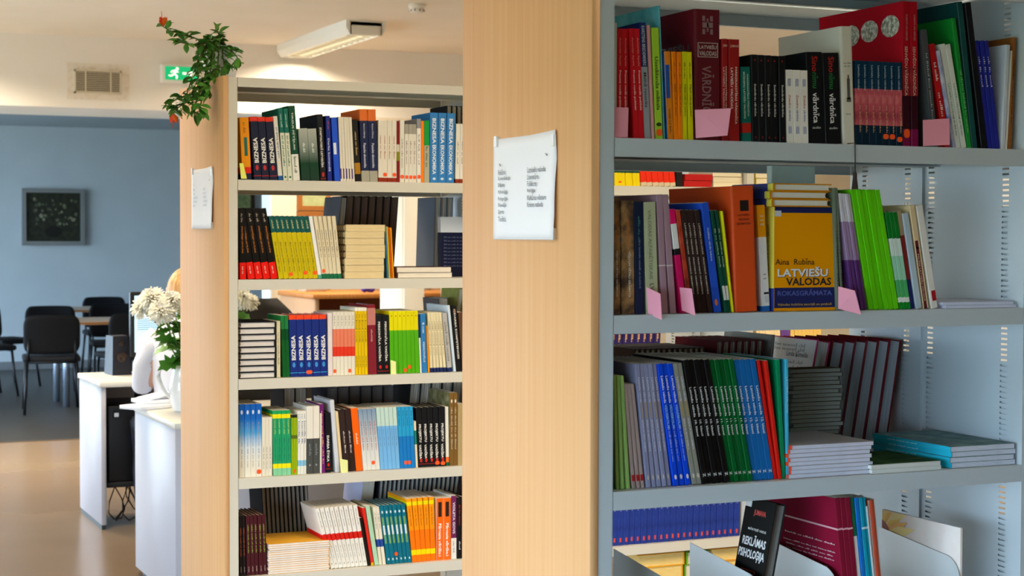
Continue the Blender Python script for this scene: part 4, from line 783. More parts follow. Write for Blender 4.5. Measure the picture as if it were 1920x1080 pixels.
e1(2, 857.5, 876, None, None, 933, dict(b='#171214', hard=True, tx=[('~12', '#b03028', .7, .36, .3, 'd'), ('~8', '#d8d0c8', .2, .16, .3, 'd')]), 'black book with red print by beech panel '+FE, D=.17)
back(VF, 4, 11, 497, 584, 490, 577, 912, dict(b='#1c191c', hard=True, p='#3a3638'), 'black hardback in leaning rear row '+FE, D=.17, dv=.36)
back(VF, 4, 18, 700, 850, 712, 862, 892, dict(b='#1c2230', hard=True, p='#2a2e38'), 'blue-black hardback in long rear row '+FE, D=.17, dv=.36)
back(VF, 4, 2, 668, 690, 682, 704, 892, dict(b='#c4c8e6'), 'lavender folder leaning in rear row '+FE, D=.2, dv=.36, name='folder', cat='folder')
# second bay, glimpsed through the grey bookcase
G1 = 'seen through the grey bookcase'
def g(lev, *a, **k): k.setdefault('D', .17); return run(VF, lev, *a, **k)
g(0, 9, 1140, 1201, 1136, 1198, 290, dict(b=[(0, '#f0d818'), (.42, '#1c4a3a')]), 'yellow book with dark green head '+G1, stk=[(3, .12)])
g(0, 6, 1203, 1268, 1196, 1260, 270, dict(b=[(0, '#d8c8a8'), (.09, '#e0381c')], hard=True), 'scarlet book with beige foot '+G1)
g(0, 1, 1269, 1281, 1267, 1280, 262, dict(b='#1c1614', hard=True), 'single black book '+G1)
flat(1285, 1336, 353, 326, VF, 0, 2, dict(b='#b0201c', hard=True, p='#b0201c', p2='#c83020'), 'red-edged volume lying flat '+G1, spine='front', D=.18)
flat(1338, 1392, 353, 300, VF, 0, 5, dict(b='#d8c9a0', p='#e6d6ac', p2='#f4e8c8'), 'cream-edged paperback in flat stack '+G1, spine='back', D=.18)
flat(1418, 1450, 353, 315, VF, 0, 2, dict(b='#e2d040', p='#e6d6ac', p2='#f4e8c8'), 'yellow-covered book lying flat '+G1, spine='left', D=.18)
g(2, 9, 1130, 1236, 1136, 1242, 575, dict(b='#2c2450', tx=[('M', '#f0923a', .72, .22, .7, 'd'), ('~10', '#e8b070', .4, .3, .3, 'd')]), 'purple book with orange letter '+G1)
g(2, 8, 1419, 1464, 1419, 1464, 560, dict(b=[(0, '#f2dcae'), (.3, '#ee7a22'), (.38, '#f2dcae'), (.62, '#ee7a22'), (.7, '#f2dcae')]), 'cream book with orange bands '+G1)
g(2, 3, 1465, 1482, 1465, 1482, 560, dict(b='#6a4a86'), 'violet book '+G1)
g(2, 8, 1483, 1540, 1483, 1540, 560, dict(b='#ecc878'), 'golden cream book '+G1)
g(4, 22, 1147, 1387, 1149, 1389, 938, dict(b='N:#22306e>#2f4490', hard=True, tx=[('~6', '#c8c8dc', .82, .26, .2, 'd')], blk=[(.07, .16, .35, .65, '#d04a3a', 'sticker')]), 'indigo volume with small red sticker '+G1, D=.15)
flat(1195, 1282, 1166, 1042, VF, 5, 6, dict(b='#e0a83a', p='#e8c060', p2='#f2d894', hard=True), 'yellow-edged volume lying on bottom shelf '+G1, spine='right', D=.18)
flat(1286, 1330, 1166, 1036, VF, 5, 6, dict(b='#7aa83a', hard=True), 'lime-spined volume lying on bottom shelf '+G1, spine='left', D=.18)
flat(1334, 1388, 1166, 1030, VF, 5, 6, dict(b='#d89a30', p='#e8c060', p2='#f2d894', hard=True), 'amber-edged volume lying on bottom shelf '+G1, spine='right', D=.18)
# ------------------------------------------------------------------ notices on the beech end panels (A4 landscape sheets)
EP = BAY0-.048
def notice(vl, vr, z0, z1, label, left, right, ink):
    """sheet lying on the end panel; vl is the edge deeper in the room"""
    n = 12; b = MB(); pm = M('#f2f3f8', .75); vs = []; fs = []
    for i in range(n+1):
        f = i/n; v = vl+(vr-vl)*f
        for j in range(n+1):
            g = j/n; z = z0+(z1-z0)*g
            if f > .6 and g > .96: z += .004*(f-.6)/.4
            lift = .0014+.010*max(0, f-.75)*4*abs(math.sin(g*3.4+.5))*.55+.005*max(0, .25-g)*4*f
            vs.append((EP-lift, v, z))
    for i in range(n):
        for j in range(n):
            k = i*(n+1)+j; fs.append((k, k+1, k+n+2, k+n+1))
    b.add(vs, fs, pm, True); o = b.build('notice'); sm = o.modifiers.new('thickness', 'SOLIDIFY'); sm.thickness = .0003
    tag(o, label, 'notice')
    def ln(s, v, z, L, H, c=ink): letters(o, s, c, (EP-.0045, v, z), (0, -1, 0), (0, 0, 1), L, H, 'print')
    w = abs(vl-vr)
    for k, (s, L) in enumerate(left): ln(s, vl-w*.10-L/2, z1-.068-k*.0135, L, .0105)
    for k, (s, L) in enumerate(right): ln(s, vl-w*.57-L/2, z1-.068-k*.0135, L, .0105)
    for (fv, fz) in ((.13, .26), (.86, .20)): ln('➘', vl-w*fv, z1-(z1-z0)*fz, .009, .006, '#303338')
    for fv, fz in ((.06, 1.0), (.96, .95), (.96, .08)):
        MB().box((EP-.0065, vl-w*fv-.006, z1-(z1-z0)*(1-fz)-.016), (EP-.0005, vl-w*fv+.006, z1-(z1-z0)*(1-fz)+.006), M('#f4f4f2', .2)).build('tape', o)
notice(3.192, 2.891, 1.482, 1.686, 'white notice with two columns of subject names on near beech panel',
    [('Reklāma', .035), ('Komunikācija', .058), ('Etiķete', .032), ('Psiholoģija', .047), ('Pedagoģija', .047), ('Filosofija', .040), ('Sports', .029), ('Tiesības', .036)],
    [('Latviešu valoda', .083), ('Literatūra', .052), ('Folklora', .043), ('Reliģija', .037), ('Kultūras vēsture', .088), ('Krievu valoda', .073)], '#6f747b')
notice(5.817, 5.511, 1.510, 1.713, 'white notice with faint print on beech panel below plant',
    [('~8', .03), ('~8', .03), ('~20', .075), ('~16', .062), ('~10', .04)], [('~8', .034), ('~10', .04), ('~10', .045), ('~16', .062), ('~14', .052)], '#bcc2c8')
# ------------------------------------------------------------------ things on the bulkhead
BV = BULK
t = thing('exit_sign', 'green lit exit sign with running figure on the bulkhead', 'exit sign', (2.755, BV, 2.615))
MB().rbox((0, -.06, 0), (.30, -.002, .135), .008, M('#eef0e6', .4)).build('housing', t)
scr = MB().box((.025, -.0625, .018), (.275, -.0595, .117), M('#12a86a', .4, emit=.9)).build('face', t)
gm = M('#f2f8e8', .4, emit=1.0)
pic = MB()                                                                          # running person and arrow
def stroke(b, p, q, w, y=-.0640):
    p, q = Vector(p), Vector(q); d = (q-p).normalized(); n = Vector((-d.y, d.x))*w/2
    b.add([(a.x, y, a.y) for a in (p-n, q-n, q+n, p+n)], [(0, 1, 2, 3)], gm)
for p, q, w in (((.105, .088), (.09, .062), .018), ((.09, .065), (.115, .045), .013), ((.115, .046), (.108, .026), .011), ((.09, .063), (.07, .046), .013), ((.07, .046), (.05, .05), .01), ((.1, .086), (.125, .074), .009), ((.1, .088), (.076, .084), .009), ((.076, .084), (.068, .07), .009),
               ((.155, .068), (.215, .068), .016)): stroke(pic, p, q, w)
pic.add([(.115+.011*math.cos(a*math.pi/6), -.0640, .101+.011*math.sin(a*math.pi/6)) for a in range(12)], [tuple(range(12))], gm)
pic.add([(.21, -.064, .046), (.25, -.064, .068), (.21, -.064, .09)], [(0, 1, 2)], gm); pic.build('pictogram', scr)
t = thing('air_vent', 'square slatted air vent in stained patch of bulkhead', 'vent', (2.13, BV, 2.515))
MB().box((-.05, -.004, -.045), (.40, -.001, .22), M('N:#e2d8c2>#eee6d6>#f1eadd', .9)).build('plaster_patch', t)
vm = M('#e0d6bc', .6)
fr = MB()
for a in ((0, 0, .34, .012), (0, .158, .34, .17), (0, 0, .012, .17), (.328, 0, .34, .17), (.078, 0, .086, .17), (.258, 0, .266, .17)): fr.box((a[0], -.02, a[1]), (a[2], -.002, a[3]), vm)
fr.build('frame', t)
MB().box((.01, -.006, .01), (.33, -.003, .16), M('#2a2218', .9)).build('duct_shade', t)  # dark sheet behind the slats, coloured as the shade in the opening
for k in range(11):
    z = .014+k*.0132; MB().prism([(-.018, z), (-.010, z+.001), (-.010, z+.0065), (-.018, z+.0055)], .012, .328, M('#ddd2b6', .6)).build('slat', t)
# smoke detector
sd = atz(782, 8, CEIL)
t = thing('smoke_detector', 'small white round smoke detector on the ceiling', 'smoke detector', (sd.x, sd.y, CEIL))
MB().lathe([(0, 0), (.055, 0), (.055, -.018), (.05, -.024), (.046, -.026), (.046, -.03), (.05, -.032), (.044, -.05), (.02, -.055), (0, -.055)], M('#eeeade', .5)).build('body', t)
for k in range(10):
    a = k*math.pi/5; MB().box((-.003, .04, -.046), (.003, .0495, -.034), M('#6a655a', .6)).build('slot', t).rotation_euler = (0, 0, a)
# ------------------------------------------------------------------ paintings on the blue wall
def painting(x0, y0, x1, y1, label, canvas, frame, flowers):
    v = 19.215; a = aty(x0, y0, v); c = aty(x1, y1, v); w, h = c.x-a.x, a.z-c.z
    t = thing('painting', label, 'painting', (a.x, v, c.z)); f = .045; fm = M(frame, .35, .5)
    b = MB()
    for q in ((0, 0, w, f), (0, h-f, w, h), (0, f, f, h-f), (w-f, f, w, h-f)): b.box((q[0], -.045, q[1]), (q[2], -.002, q[3]), fm)
    b.build('frame', t); cv = MB().box((f, -.03, f), (w-f, -.02, h-f), M(canvas, .5)).build('canvas', t)
    rnd = random.Random(3); b = MB()
    for k in range(flowers):
        x, z, r = w*rnd.uniform(.15, .88), h*rnd.uniform(.36, .82), rnd.uniform(.010, .022)
        b.add([(x+r*math.cos(q*math.pi/4)*rnd.uniform(.6, 1.2), -.0305, z+r*math.sin(q*math.pi/4)*rnd.uniform(.7, 1.3)) for q in range(8)], [tuple(range(8))], M(['#5f6450', '#7a7c66', '#464c3c'][k % 3], .6))
    if flowers:
        b.add([(w*.5+w*.14*math.cos(q*math.pi/10), -.0304, h*.24+h*.1*math.sin(q*math.pi/10)) for q in range(20)], [tuple(range(20))], M('#14120e', .6)); tag(b.build('painted_flowers', cv), kind='stuff')
painting(40, 353, 158, 460, 'dark still life of pale flowers in silvery frame', 'N:#16180f>#20241a>#2c2c1c', '#8a8f92', 46)
painting(428, 330, 476, 425, 'greenish picture in dark frame seen through cream bookcase', 'N:#5a6a44>#8a8f5c', '#3a2a1c', 0)
# ------------------------------------------------------------------ black conference chairs and tables in the blue room
blk, met = M('#17181c', .6, bump=.1), M('#1a1b1e', .35, .5)
def make_chair():
    t = thing('conference_chair', '', 'chair')
    MB().rbox((-.235, -.2, .425), (.235, .22, .475), .02, M('#15161a', .8)).build('seat', t)
    b = MB(); n = 6
    bm = bmesh.new(); bmesh.ops.create_grid(bm, x_segments=10, y_segments=8, size=.5)
    for v in bm.verts:
        x, z = v.co.x, v.co.y; r = .5
        X = x*.47; Z = .655+z*.33
        k = max(abs(z)*2-.55, 0)/.45; X *= 1-.16*k*k
        v.co = Vector((X, -.235+.16*abs(x)**2*1.2*-1*-1*.6-.03*(z+.5), Z))
    b.bm(bm, M('#0f1013', .75, spec_l=.15), True); o = b.build('backrest', t); m = o.modifiers.new('t', 'SOLIDIFY'); m.thickness = .04; m2 = o.modifiers.new('s', 'SUBSURF'); m2.levels = m2.render_levels = 1
    for s in (-1, 1):
        MB().tube([(s*.2, -.2, .44), (s*.215, -.26, .2), (s*.225, -.3, .0)], .012, met).build('leg', t)
        MB().tube([(s*.2, .18, .44), (s*.215, .2, .2), (s*.225, .23, .0)], .012, met).build('leg', t)
        MB().tube([(s*.19, -.19, .43), (s*.19, -.235, .5), (s*.185, -.225, .62)], .011, met).build('back_support', t)
    MB().tube([(-.2, .18, .425), (.2, .18, .425)], .011, met).build('crossbar', t)
    MB().tube([(-.2, -.2, .425), (.2, -.2, .425)], .011, met).build('crossbar', t)
    return t
ch0 = make_chair()
chairs = [((2.28, 14.62), -.12, 'black chair drawn up to the near table, back turned'),
          ((2.25, 17.15), -1.15, 'black chair turned sideways beside the blue wall'),
          ((1.93, 16.2), -1.35, 'black chair at the end of the tables, mostly cut off'),
          ((2.50, 16.05), 3.0, 'black chair between the two tables'),
          ((3.16, 16.4), 3.05, 'black chair facing across the near table'),
          ((3.42, 18.2), 3.1, 'black chair behind the far table'),
          ((2.95, 14.75), .1, 'black chair hidden behind the loudspeaker')]
for i, ((x, y), rz, lab) in enumerate(chairs):
    c = ch0 if i == 0 else copy_tree(ch0)
    c.location = (x, y, 0); c.rotation_euler = (0, 0, rz); c['label'] = lab; c['group'] = 'black chairs around the meeting tables'
def make_table(x, y, label):
    t = thing('meeting_table', label, 'table', (x, y, 0), 0, 'meeting tables in the blue room'); w, d = .72, .42
    pr = []
    for cx, cy, a0 in ((w-.25, d-.25, 0), (-w+.25, d-.25, 90), (-w+.25, -d+.25, 180), (w-.25, -d+.25, 270)):
        for k in range(7):
            a = math.radians(a0+k*15); pr.append((cx+.25*math.cos(a), cy+.25*math.sin(a)))
    MB().prism(pr, .715, .74, M('W:#b79f88>#c2ab94', .4), axis=2).build('table_top', t)
    MB().prism([(a*1.002, c*1.002) for a, c in pr], .718, .737, M('#9a6a3a', .5), axis=2).build('edge_band', t)
    for sx in (-1, 1):
        for sy in (-1, 1): MB().tube([(sx*.52, sy*.26, .001), (sx*.52, sy*.26, .715)], .03, M('#9fb0c4', .25, .8), 12).build('leg', t)
    return t
make_table(2.97, 15.15, 'round-cornered table with pale wood top nearest the white desk')
make_table(3.35, 17.55, 'round-cornered table with pale wood top nearest the blue wall')
# ------------------------------------------------------------------ white desk with computer
lam, edge = M('#b8b7be', .45), M('#ebe6d8', .45)
DX0, DY0, DY1 = 1.585, 8.60, 9.22
t = thing('desk', 'white laminate desk holding the monitor and loudspeaker', 'desk', (0, 0, 0))
MB().rbox((DX0, DY0, .025), (DX0+.025, DY1, .72), .002, lam, 1).build('side_panel', t)
MB().box((DX0+.002, DY0+.01, .0), (DX0+.022, DY1-.01, .026), M('#3c4446', .4, .5)).build('foot_rail', t)
MB().rbox((DX0-.008, DY0-.012, .7205), (DX0+1.5, DY1+.01, .748), .003, M('#d9d4c8', .4), 1).build('desk_top', t)
MB().rbox((DX0+1.44, DY0, .025), (DX0+1.465, DY1, .72), .002, lam, 1).build('side_panel', t)
MB().box((DX0+.026, DY1-.03, .2), (DX0+1.439, DY1-.01, .719), lam).build('back_panel', t)
# computer case on a black carrier under the desk
t = thing('computer', 'black computer tower with blue light hung under the white desk', 'computer', (DX0+.045, DY0+.05, 0))
bk = M('#101114', .4)
MB().rbox((0, .0, .235), (.21, .44, .62), .006, bk).build('case', t)
MB().rbox((-.012, -.004, .205), (.225, .45, .232), .004, M('#17181a', .6)).build('carrier', t)
for x in (-.0125, .2135): MB().box((x, .05, .232), (x+.012, .4, .719), M('#17181a', .6)).build('hanger_plate', t)
MB().box((.02, -.003, .56), (.19, .0, .6), M('#1c1d20', .3)).build('drive_bay', t)
MB().box((.03, -.0035, .565), (.052, -.001, .585), M('#c8ccd4', .3)).build('badge', t)
MB().lathe([(0, 0), (.0045, 0), (.0045, .004), (0, .004)], M('#2a3cff', .3, emit=6), (.12, -.005, .455), 10).build('power_light', t)
rnd = random.Random(11)
for k in range(4):
    pts = []; x = DX0+.10+k*.035
    for j in range(9):
        a = j/8; pts.append((x+.05*math.sin(a*7+k*1.7), DY0+.15+.06*math.cos(a*5+k), .2-.17*math.sin(math.pi*min(a*1.15, 1))+rnd.uniform(-.01, .01)))
    tag(MB().tube(pts, .0035, M('#121214', .5), 6).build('power_cable'), 'black cable hanging in loops below the computer tower', 'cable', 'cables under the desk')
# monitor
MX, MY = 1.80, 8.93
t = thing('monitor', 'black monitor showing a pale blue document window', 'monitor', (MX, MY, .7486), .05)
MB().rbox((0, 0, .098), (.50, .035, .44), .006, M('#131417', .35)).build('bezel', t)
scn = MB().box((.022, -.0015, .122), (.478, .002, .42), M('#b9dcec', .3, emit=.75)).build('screen', t)
MB().box((.03, -.0025, .30), (.2, -.0012, .41), M('#e6f0f2', .3, emit=.8)).build('window_panel', scn)
for k in range(7): MB().box((.036, -.0027, .24+k*.011), (.17-.012*(k % 3), -.0013, .244+k*.011), M('#7a95a8', .4, emit=.3)).build('text_line', scn)
MB().rbox((.2, .02, .01), (.3, .05, .2), .008, M('#131417', .35)).build('neck', t)
MB().rbox((.12, -.09, .0), (.38, .13, .014), .005, M('#16171a', .35)).build('stand', t)
t = thing('keyboard', 'black keyboard on the white desk before the monitor', 'keyboard', (1.90, 8.66, .7486), 0)
MB().rbox((0, 0, 0), (.42, .13, .018), .004, M('#1a1b1e', .5)).build('body', t)
for r in range(4):
    for c in range(12): MB().box((.01+c*.0335, .012+r*.028, .018), (.038+c*.0335, .035+r*.028, .023), M('#222327', .5)).build('key', t)
t = thing('loudspeaker', 'dark loudspeaker beside monitor on white desk', 'loudspeaker', (1.715, 8.98, .7486), .1)
b = MB(); b.add([(0, 0, 0), (.105, 0, 0), (.115, .15, 0), (0, .15, 0), (.012, .03, .205), (.092, .03, .205), (.1, .14, .205), (.008, .14, .205)], [(3, 2, 1, 0), (4, 5, 6, 7), (0, 1, 5, 4), (1, 2, 6, 5), (2, 3, 7, 6), (3, 0, 4, 7)], M('#1c1e28', .45)); b.build('cabinet', t)
for zc, r in ((.085, .036), (.16, .018)):
    o = MB().lathe([(r, 0), (r, -.004), (r*.85, -.006), (r*.5, .004), (r*.3, .002), (0, -.003)], M('#3a2c24', .5), (0, 0, 0), 20).build('driver', t)
    o.location = (.055, zc*.145-.002, zc); o.rotation_euler = (-math.pi/2+.14+math.pi, 0, 0)
# ------------------------------------------------------------------ white counter with papers, jug and flowers
CX, CY0, CY1 = 1.515, 6.66, 7.45
t = thing('counter', 'white counter cabinet standing behind the cream bookcase', 'counter')
MB().rbox((CX+.004, CY0+.008, .03), (CX+.9, CY1-.004, .715), .002, lam, 1).build('body', t)
MB().box((CX+.03, CY0+.03, 0), (CX+.88, CY1-.03, .03), M('#2c3436', .5)).build('plinth', t)
MB().rbox((CX, CY0, .7155), (CX+.92, CY1, .742), .003, M('#d9d4c8', .4), 1).build('counter_top', t)
MB().rbox((CX+.05, CY1-.12, .7425), (CX+.42, CY1-.01, .765), .004, M('#6a5c4e', .5), 1).build('pen_tray', t)
rnd = random.Random(5)
for k in range(4):
    n = 8; vs = []; fs = []
    for i in range(n+1):
        f = i/n
        for j in (0, 1): vs.append((-.05+.24*f, (j-.5)*.13, .0+.05*math.sin(min(f*1.7, 1)*1.5)*(1-.3*k)+.0 if k > 1 else .004+.0))
    b = MB()
    if k < 2: b.rbox((-.06, -.07, 0), (.16, .07, .016), .001, M('#f4f4f8', .7), 1)
    else:
        for i in range(n): fs.append((i*2, i*2+2, i*2+3, i*2+1))
        b.add(vs, fs, M('#f6f6fa', .7), True)
    o = b.build('leaflet_pile' if k < 2 else 'leaflet'); 
    if k >= 2: o.modifiers.new('t', 'SOLIDIFY').thickness = .002
    o.location = (CX+[-.005, .05, .06, .075][k], [7.27, 7.35, 7.35, 7.355][k], [.7435, .7605, .778, .783][k]); o.rotation_euler = (0, 0, [.5, .15, .28, .3][k])
    tag(o, ['white leaflet pile overhanging the counter edge', 'white leaflet pile under the curled leaflets', 'curled white leaflet on top of pile', 'second curled white leaflet on the pile'][k], 'papers')
JP = Vector((1.665, 7.10, .7425))
t = thing('jug', 'white porcelain jug with curved handle holding chrysanthemums', 'jug', JP)
MB().lathe([(0, 0), (.05, 0), (.056, .01), (.07, .05), (.074, .09), (.066, .14), (.058, .18), (.062, .2), (.058, .2), (.054, .18), (.062, .14), (.068, .09), (.05, .02), (0, .015)], M('#f6f5f3', .2, coat=.5), n=28).build('body', t)
MB().tube([(-.055, 0, .185), (-.085, 0, .2), (-.112, 0, .185), (-.118, 0, .15), (-.105, 0, .11), (-.09, 0, .085), (-.068, 0, .06)], [.008, .009, .01, .01, .009, .008, .008], M('#f6f5f3', .2, coat=.5), 10).build('handle', t)
def chrys_mesh(R):
    b = MB(); rnd = random.Random(int(R*1e4)); 
    for ring, (cnt, el, L) in enumerate(((30, -.3, .95), (32, .0, 1.0), (32, .3, 1.0), (28, .6, .95), (24, .9, .88), (16, 1.15, .78), (9, 1.4, .62))):
        for k in range(cnt):
            a = 2*math.pi*(k+.5*(ring % 2))/cnt+rnd.uniform(-.12, .12); e = el+rnd.uniform(-.15, .15); l = R*L*rnd.uniform(.88, 1.08); w = R*.085
            d = Vector((math.cos(a)*math.cos(e), math.sin(a)*math.cos(e), math.sin(e))); s = Vector((-math.sin(a), math.cos(a), 0)); u = d.cross(s)*-1
            P = [d*l*.12-s*w*.3, d*l*.12+s*w*.3, d*l*.55+s*w-u*R*.03, d*l*.55-s*w-u*R*.03, d*l*.9+s*w*.8+u*R*.06, d*l*.9-s*w*.8+u*R*.06, d*l+u*R*.16]
            b.add(P, [(0, 1, 2, 3), (3, 2, 4, 5), (5, 4, 6)], M(['#f6f2e2', '#f2ecd2', '#f8f6ec'][k % 3], .6), False)
    b.lathe([(0, -.03), (R*.22, -.02), (R*.3, .0), (R*.1, R*.2), (0, R*.2)], M('#d8d49a', .7), n=10)
    return b.mesh('flower_head')
ch_m = [chrys_mesh(r) for r in (.062, .055, .05)]
leaf_m = {}
def leaf_mesh(kind, col):
    if (kind, col) in leaf_m: return leaf_m[(kind, col)]
    b = MB(); m = M(col, .5)
    if kind == 'lobed':
        out = [(0, .0), (.12, .16), (.32, .22), (.2, .36), (.42, .5), (.22, .58), (.3, .78), (.1, .82), (0, 1)]
    else: out = [(0, 0), (.1, .1), (.22, .3), (.27, .5), (.22, .72), (.1, .9), (0, 1)]
    n = len(out); vs = [(0, y, .06*math.sin(y*3)-.12*y*y) for x, y in out]
    vs += [(x, y, .06*math.sin(y*3)-.12*y*y+x*.28) for x, y in out]+[(-x, y, .06*math.sin(y*3)-.12*y*y+x*.28) for x, y in out]
    fs = [(i, n+i, n+i+1, i+1) for i in range(n-1)]+[(i, i+1, 2*n+i+1, 2*n+i) for i in range(n-1)]
    b.add(vs, fs, m, True); leaf_m[(kind, col)] = b.mesh('leaf'); return leaf_m[(kind, col)]
def put_leaf(parent, p, d, L, kind, col, rnd):
    o = link('leaf', leaf_mesh(kind, col), parent); d = Vector(d).normalized()
    q = d.to_track_quat('Y', 'Z'); o.rotation_mode = 'QUATERNION'; o.rotation_quaternion = q @ Euler((0, rnd.uniform(-.7, .7), 0)).to_quaternion(); o.location = p; o.scale = (L, L, L); return o
rnd = random.Random(21)
heads = [(286, 562, 7.06, 0), (322, 566, 7.0, 1), (268, 578, 7.12, 1), (304, 585, 6.98, 0), (346, 574, 7.1, 1), (376, 566, 7.14, 2), (400, 575, 7.05, 1), (432, 552, 7.12, 0), (466, 566, 7.15, 2), (452, 560, 7.02, 1)]
for k, (x, y, v, mi) in enumerate(heads):
    p = aty(x, y, v); base = JP+Vector((rnd.uniform(-.02, .02), rnd.uniform(-.02, .02), .06)); rim = JP+Vector(((p.x-JP.x)*.14, (p.y-JP.y)*.2, .2))
    rim = JP+(rim-JP)*Vector((1, 1, 1)).length/1.732 if False else rim
    t = thing('chrysanthemum', 'white shaggy chrysanthemum in the jug, glimpsed through the cream bookcase' if x > 440 else 'white shaggy chrysanthemum in the jug, before the monitor' if x < 330 else 'white shaggy chrysanthemum in the jug, behind the beech panel edge', 'flower', base, 0, 'white chrysanthemums in the jug')
    mid = (rim+p)/2+Vector((0, 0, .03)); loc = lambda q: q-base
    MB().tube([loc(base), loc(rim), loc(mid), loc(p)], [.003, .003, .0028, .0026], M('#4c7a2c', .6), 7).build('stem', t)
    h = link('flower_head', ch_m[mi], t, loc(p)); dd = (p-mid).normalized()*.6+Vector((-.1, -.55, .45)); h.rotation_mode = 'QUATERNION'; h.rotation_quaternion = dd.to_track_quat('Z', 'Y'); 
    for q in range(10):
        f = .06+.8*q/10; pp = (rim+(mid-rim)*f*2) if f < .5 else (mid+(p-mid)*(f*2-1)); a = rnd.uniform(0, 6.28)
        put_leaf(t, loc(pp), (math.cos(a), math.sin(a), rnd.uniform(-.5, .35)), rnd.uniform(.07, .115)*(1.15-.5*f), 'lobed', ['#4f8a2c', '#3f7a26', '#64a038'][q % 3], rnd)
# ------------------------------------------------------------------ trailing plant on the far bookcase
PP = Vector((1.437, 5.62, 2.0046))
t = thing('trailing_plant', 'trailing green plant with red flowers in white pot on cream bookcase', 'plant', PP)
MB().lathe([(0, .0), (.045, 0), (.05, .01), (.065, .1), (.068, .115), (.062, .115), (.058, .1), (0, .09)], M('#f4f6fa', .4)).build('pot', t)
MB().lathe([(0, .0), (.058, 0)], M('#3a2c20', .9), (0, 0, .1), 20).build('soil', t)
rnd = random.Random(4)
stems = [([(400, 100), (385, 78), (360, 70), (335, 62), (318, 58), (306, 50)], 5.56, 14), ([(398, 100), (378, 85), (358, 84), (342, 80), (330, 78)], 5.50, 9), ([(402, 102), (404, 80), (412, 66), (404, 56)], 5.6, 7),
         ([(405, 102), (420, 88), (434, 95), (444, 106), (450, 120)], 5.52, 10), ([(402, 104), (418, 110), (424, 125), (434, 132)], 5.50, 7),
         ([(395, 100), (378, 104), (370, 120), (372, 145), (362, 170), (350, 192), (336, 200), (326, 212)], 5.50, 20), ([(398, 102), (388, 118), (384, 145), (376, 172), (366, 196), (364, 220)], 5.48, 14),
         ([(400, 102), (408, 126), (402, 150), (392, 165), (396, 180)], 5.47, 12), ([(397, 101), (372, 112), (362, 140), (350, 178), (330, 186), (314, 200)], 5.52, 15), ([(399, 101), (394, 135), (386, 170), (374, 200), (376, 214)], 5.46, 12)]
ends = []
for pts, v, nl in stems:
    P = [aty(x, y, v+.035*math.sin(i*1.3)) for i, (x, y) in enumerate(pts)]
    P[0] = PP+Vector((rnd.uniform(-.03, .03), rnd.uniform(-.03, .03), .10)); P.insert(1, PP+Vector(((P[1].x-PP.x)*.5, (P[1].y-PP.y)*.6, .135)))
    for i in range(len(P)):                                       # stems pass in front of the end panel, never through it
        if P[i].z < 2.03 and P[i].x > EP-.012 and P[i].y > VF-.02: P[i].x = EP-.012-rnd.uniform(0, .02)
    MB().tube([p-PP for p in P], [.0032-.0016*i/len(P) for i in range(len(P))], M('#5a6a30', .7), 6).build('stem', t)
    ends.append(P[-1])
    seg = len(P)-1
    NL = int(nl*2.9)
    for k in range(NL):
        f = .15+.85*(k+.5)/NL*.999; i = min(int(f*seg), seg-1); p = P[i].lerp(P[i+1], f*seg-i); d = (P[i+1]-P[i]).normalized()
        a = rnd.uniform(0, 6.28); s = Vector((math.cos(a), math.sin(a)*.7, rnd.uniform(-.6, .5)))
        if p.z < 2.0 and p.x > EP-.06: s.x = -abs(s.x)
        put_leaf(t, p-PP, s+d*.5, rnd.uniform(.024, .046), 'oval', ['#417a26', '#4f8f30', '#376a22', '#5f9a3a'][k % 4] if not (k == 3 and nl == 20) else '#a8b030', rnd)
for e, up in ((ends[0], 1), (ends[5], -1)):
    o = MB(); 
    for k in range(5):
        a = k*1.257; d = Vector((.4*math.cos(a), .4*math.sin(a), up*1.0)).normalized(); s = d.cross(Vector((0, 1, .2))).normalized(); L = .036
        q = e-PP; o.add([q, q+d*L*.5+s*.008, q+d*L, q+d*L*.5-s*.008], [(0, 1, 2, 3)], M('#e0401c' if k % 2 else '#f06a1c', .5))
    o.tube([e-PP, e-PP+Vector((-.006, 0, up*.05))], .0012, M('#d8742a', .6), 5); o.build('flower', t)
# ------------------------------------------------------------------ person at the desk, seen from behind
t = thing('person', 'seated person in white shirt with fair hair behind the flowers', 'person', (1.93, 8.12, 0))
V, E, Rr = [], [], []
def jt(p, r, par=None):
    V.append(p); Rr.append(r)
    if par is not None: E.append((par, len(V)-1))
    return len(V)-1
pel = jt((0, 0, .56), .14); wst = jt((0, .0, .72), .125, pel); che = jt((0, .02, .88), .14, wst); upc = jt((0, .03, .98), .11, che); nek = jt((0, .04, 1.07), .052, upc); nk2 = jt((0, .05, 1.12), .052, nek)
hd1 = jt((0, .06, 1.18), .085, nk2); hd2 = jt((0, .06, 1.245), .09, hd1); hd3 = jt((0, .055, 1.285), .06, hd2); nos = jt((0, .155, 1.2), .016, hd1)
for s in (-1, 1):
    sh = jt((s*.165, .02, .985), .062, upc); el = jt((s*.215, .05, .76), .046, sh); wr = jt((s*.16, .28, .765), .03, el); pa = jt((s*.14, .36, .77), .026, wr)
    for k, (dx, L) in enumerate(((-.03, .06), (-.012, .075), (.006, .08), (.024, .07))):
        f1 = jt((s*.14+dx, .36+L*.6, .772), .0095, pa); jt((s*.14+dx, .36+L, .762), .008, f1)
    jt((s*.10, .375, .768), .01, pa)
    hp = jt((s*.1, .05, .54), .09, pel); kn = jt((s*.13, .42, .52), .06, hp); an = jt((s*.13, .40, .1), .04, kn); jt((s*.14, .52, .045), .035, an)
me = bpy.data.meshes.new('body'); me.from_pydata(V, E, []); bo = link('body', me, t)
sk = bo.modifiers.new('skin', 'SKIN'); bo.modifiers.new('sub', 'SUBSURF').levels = 2; bo.modifiers['sub'].render_levels = 2
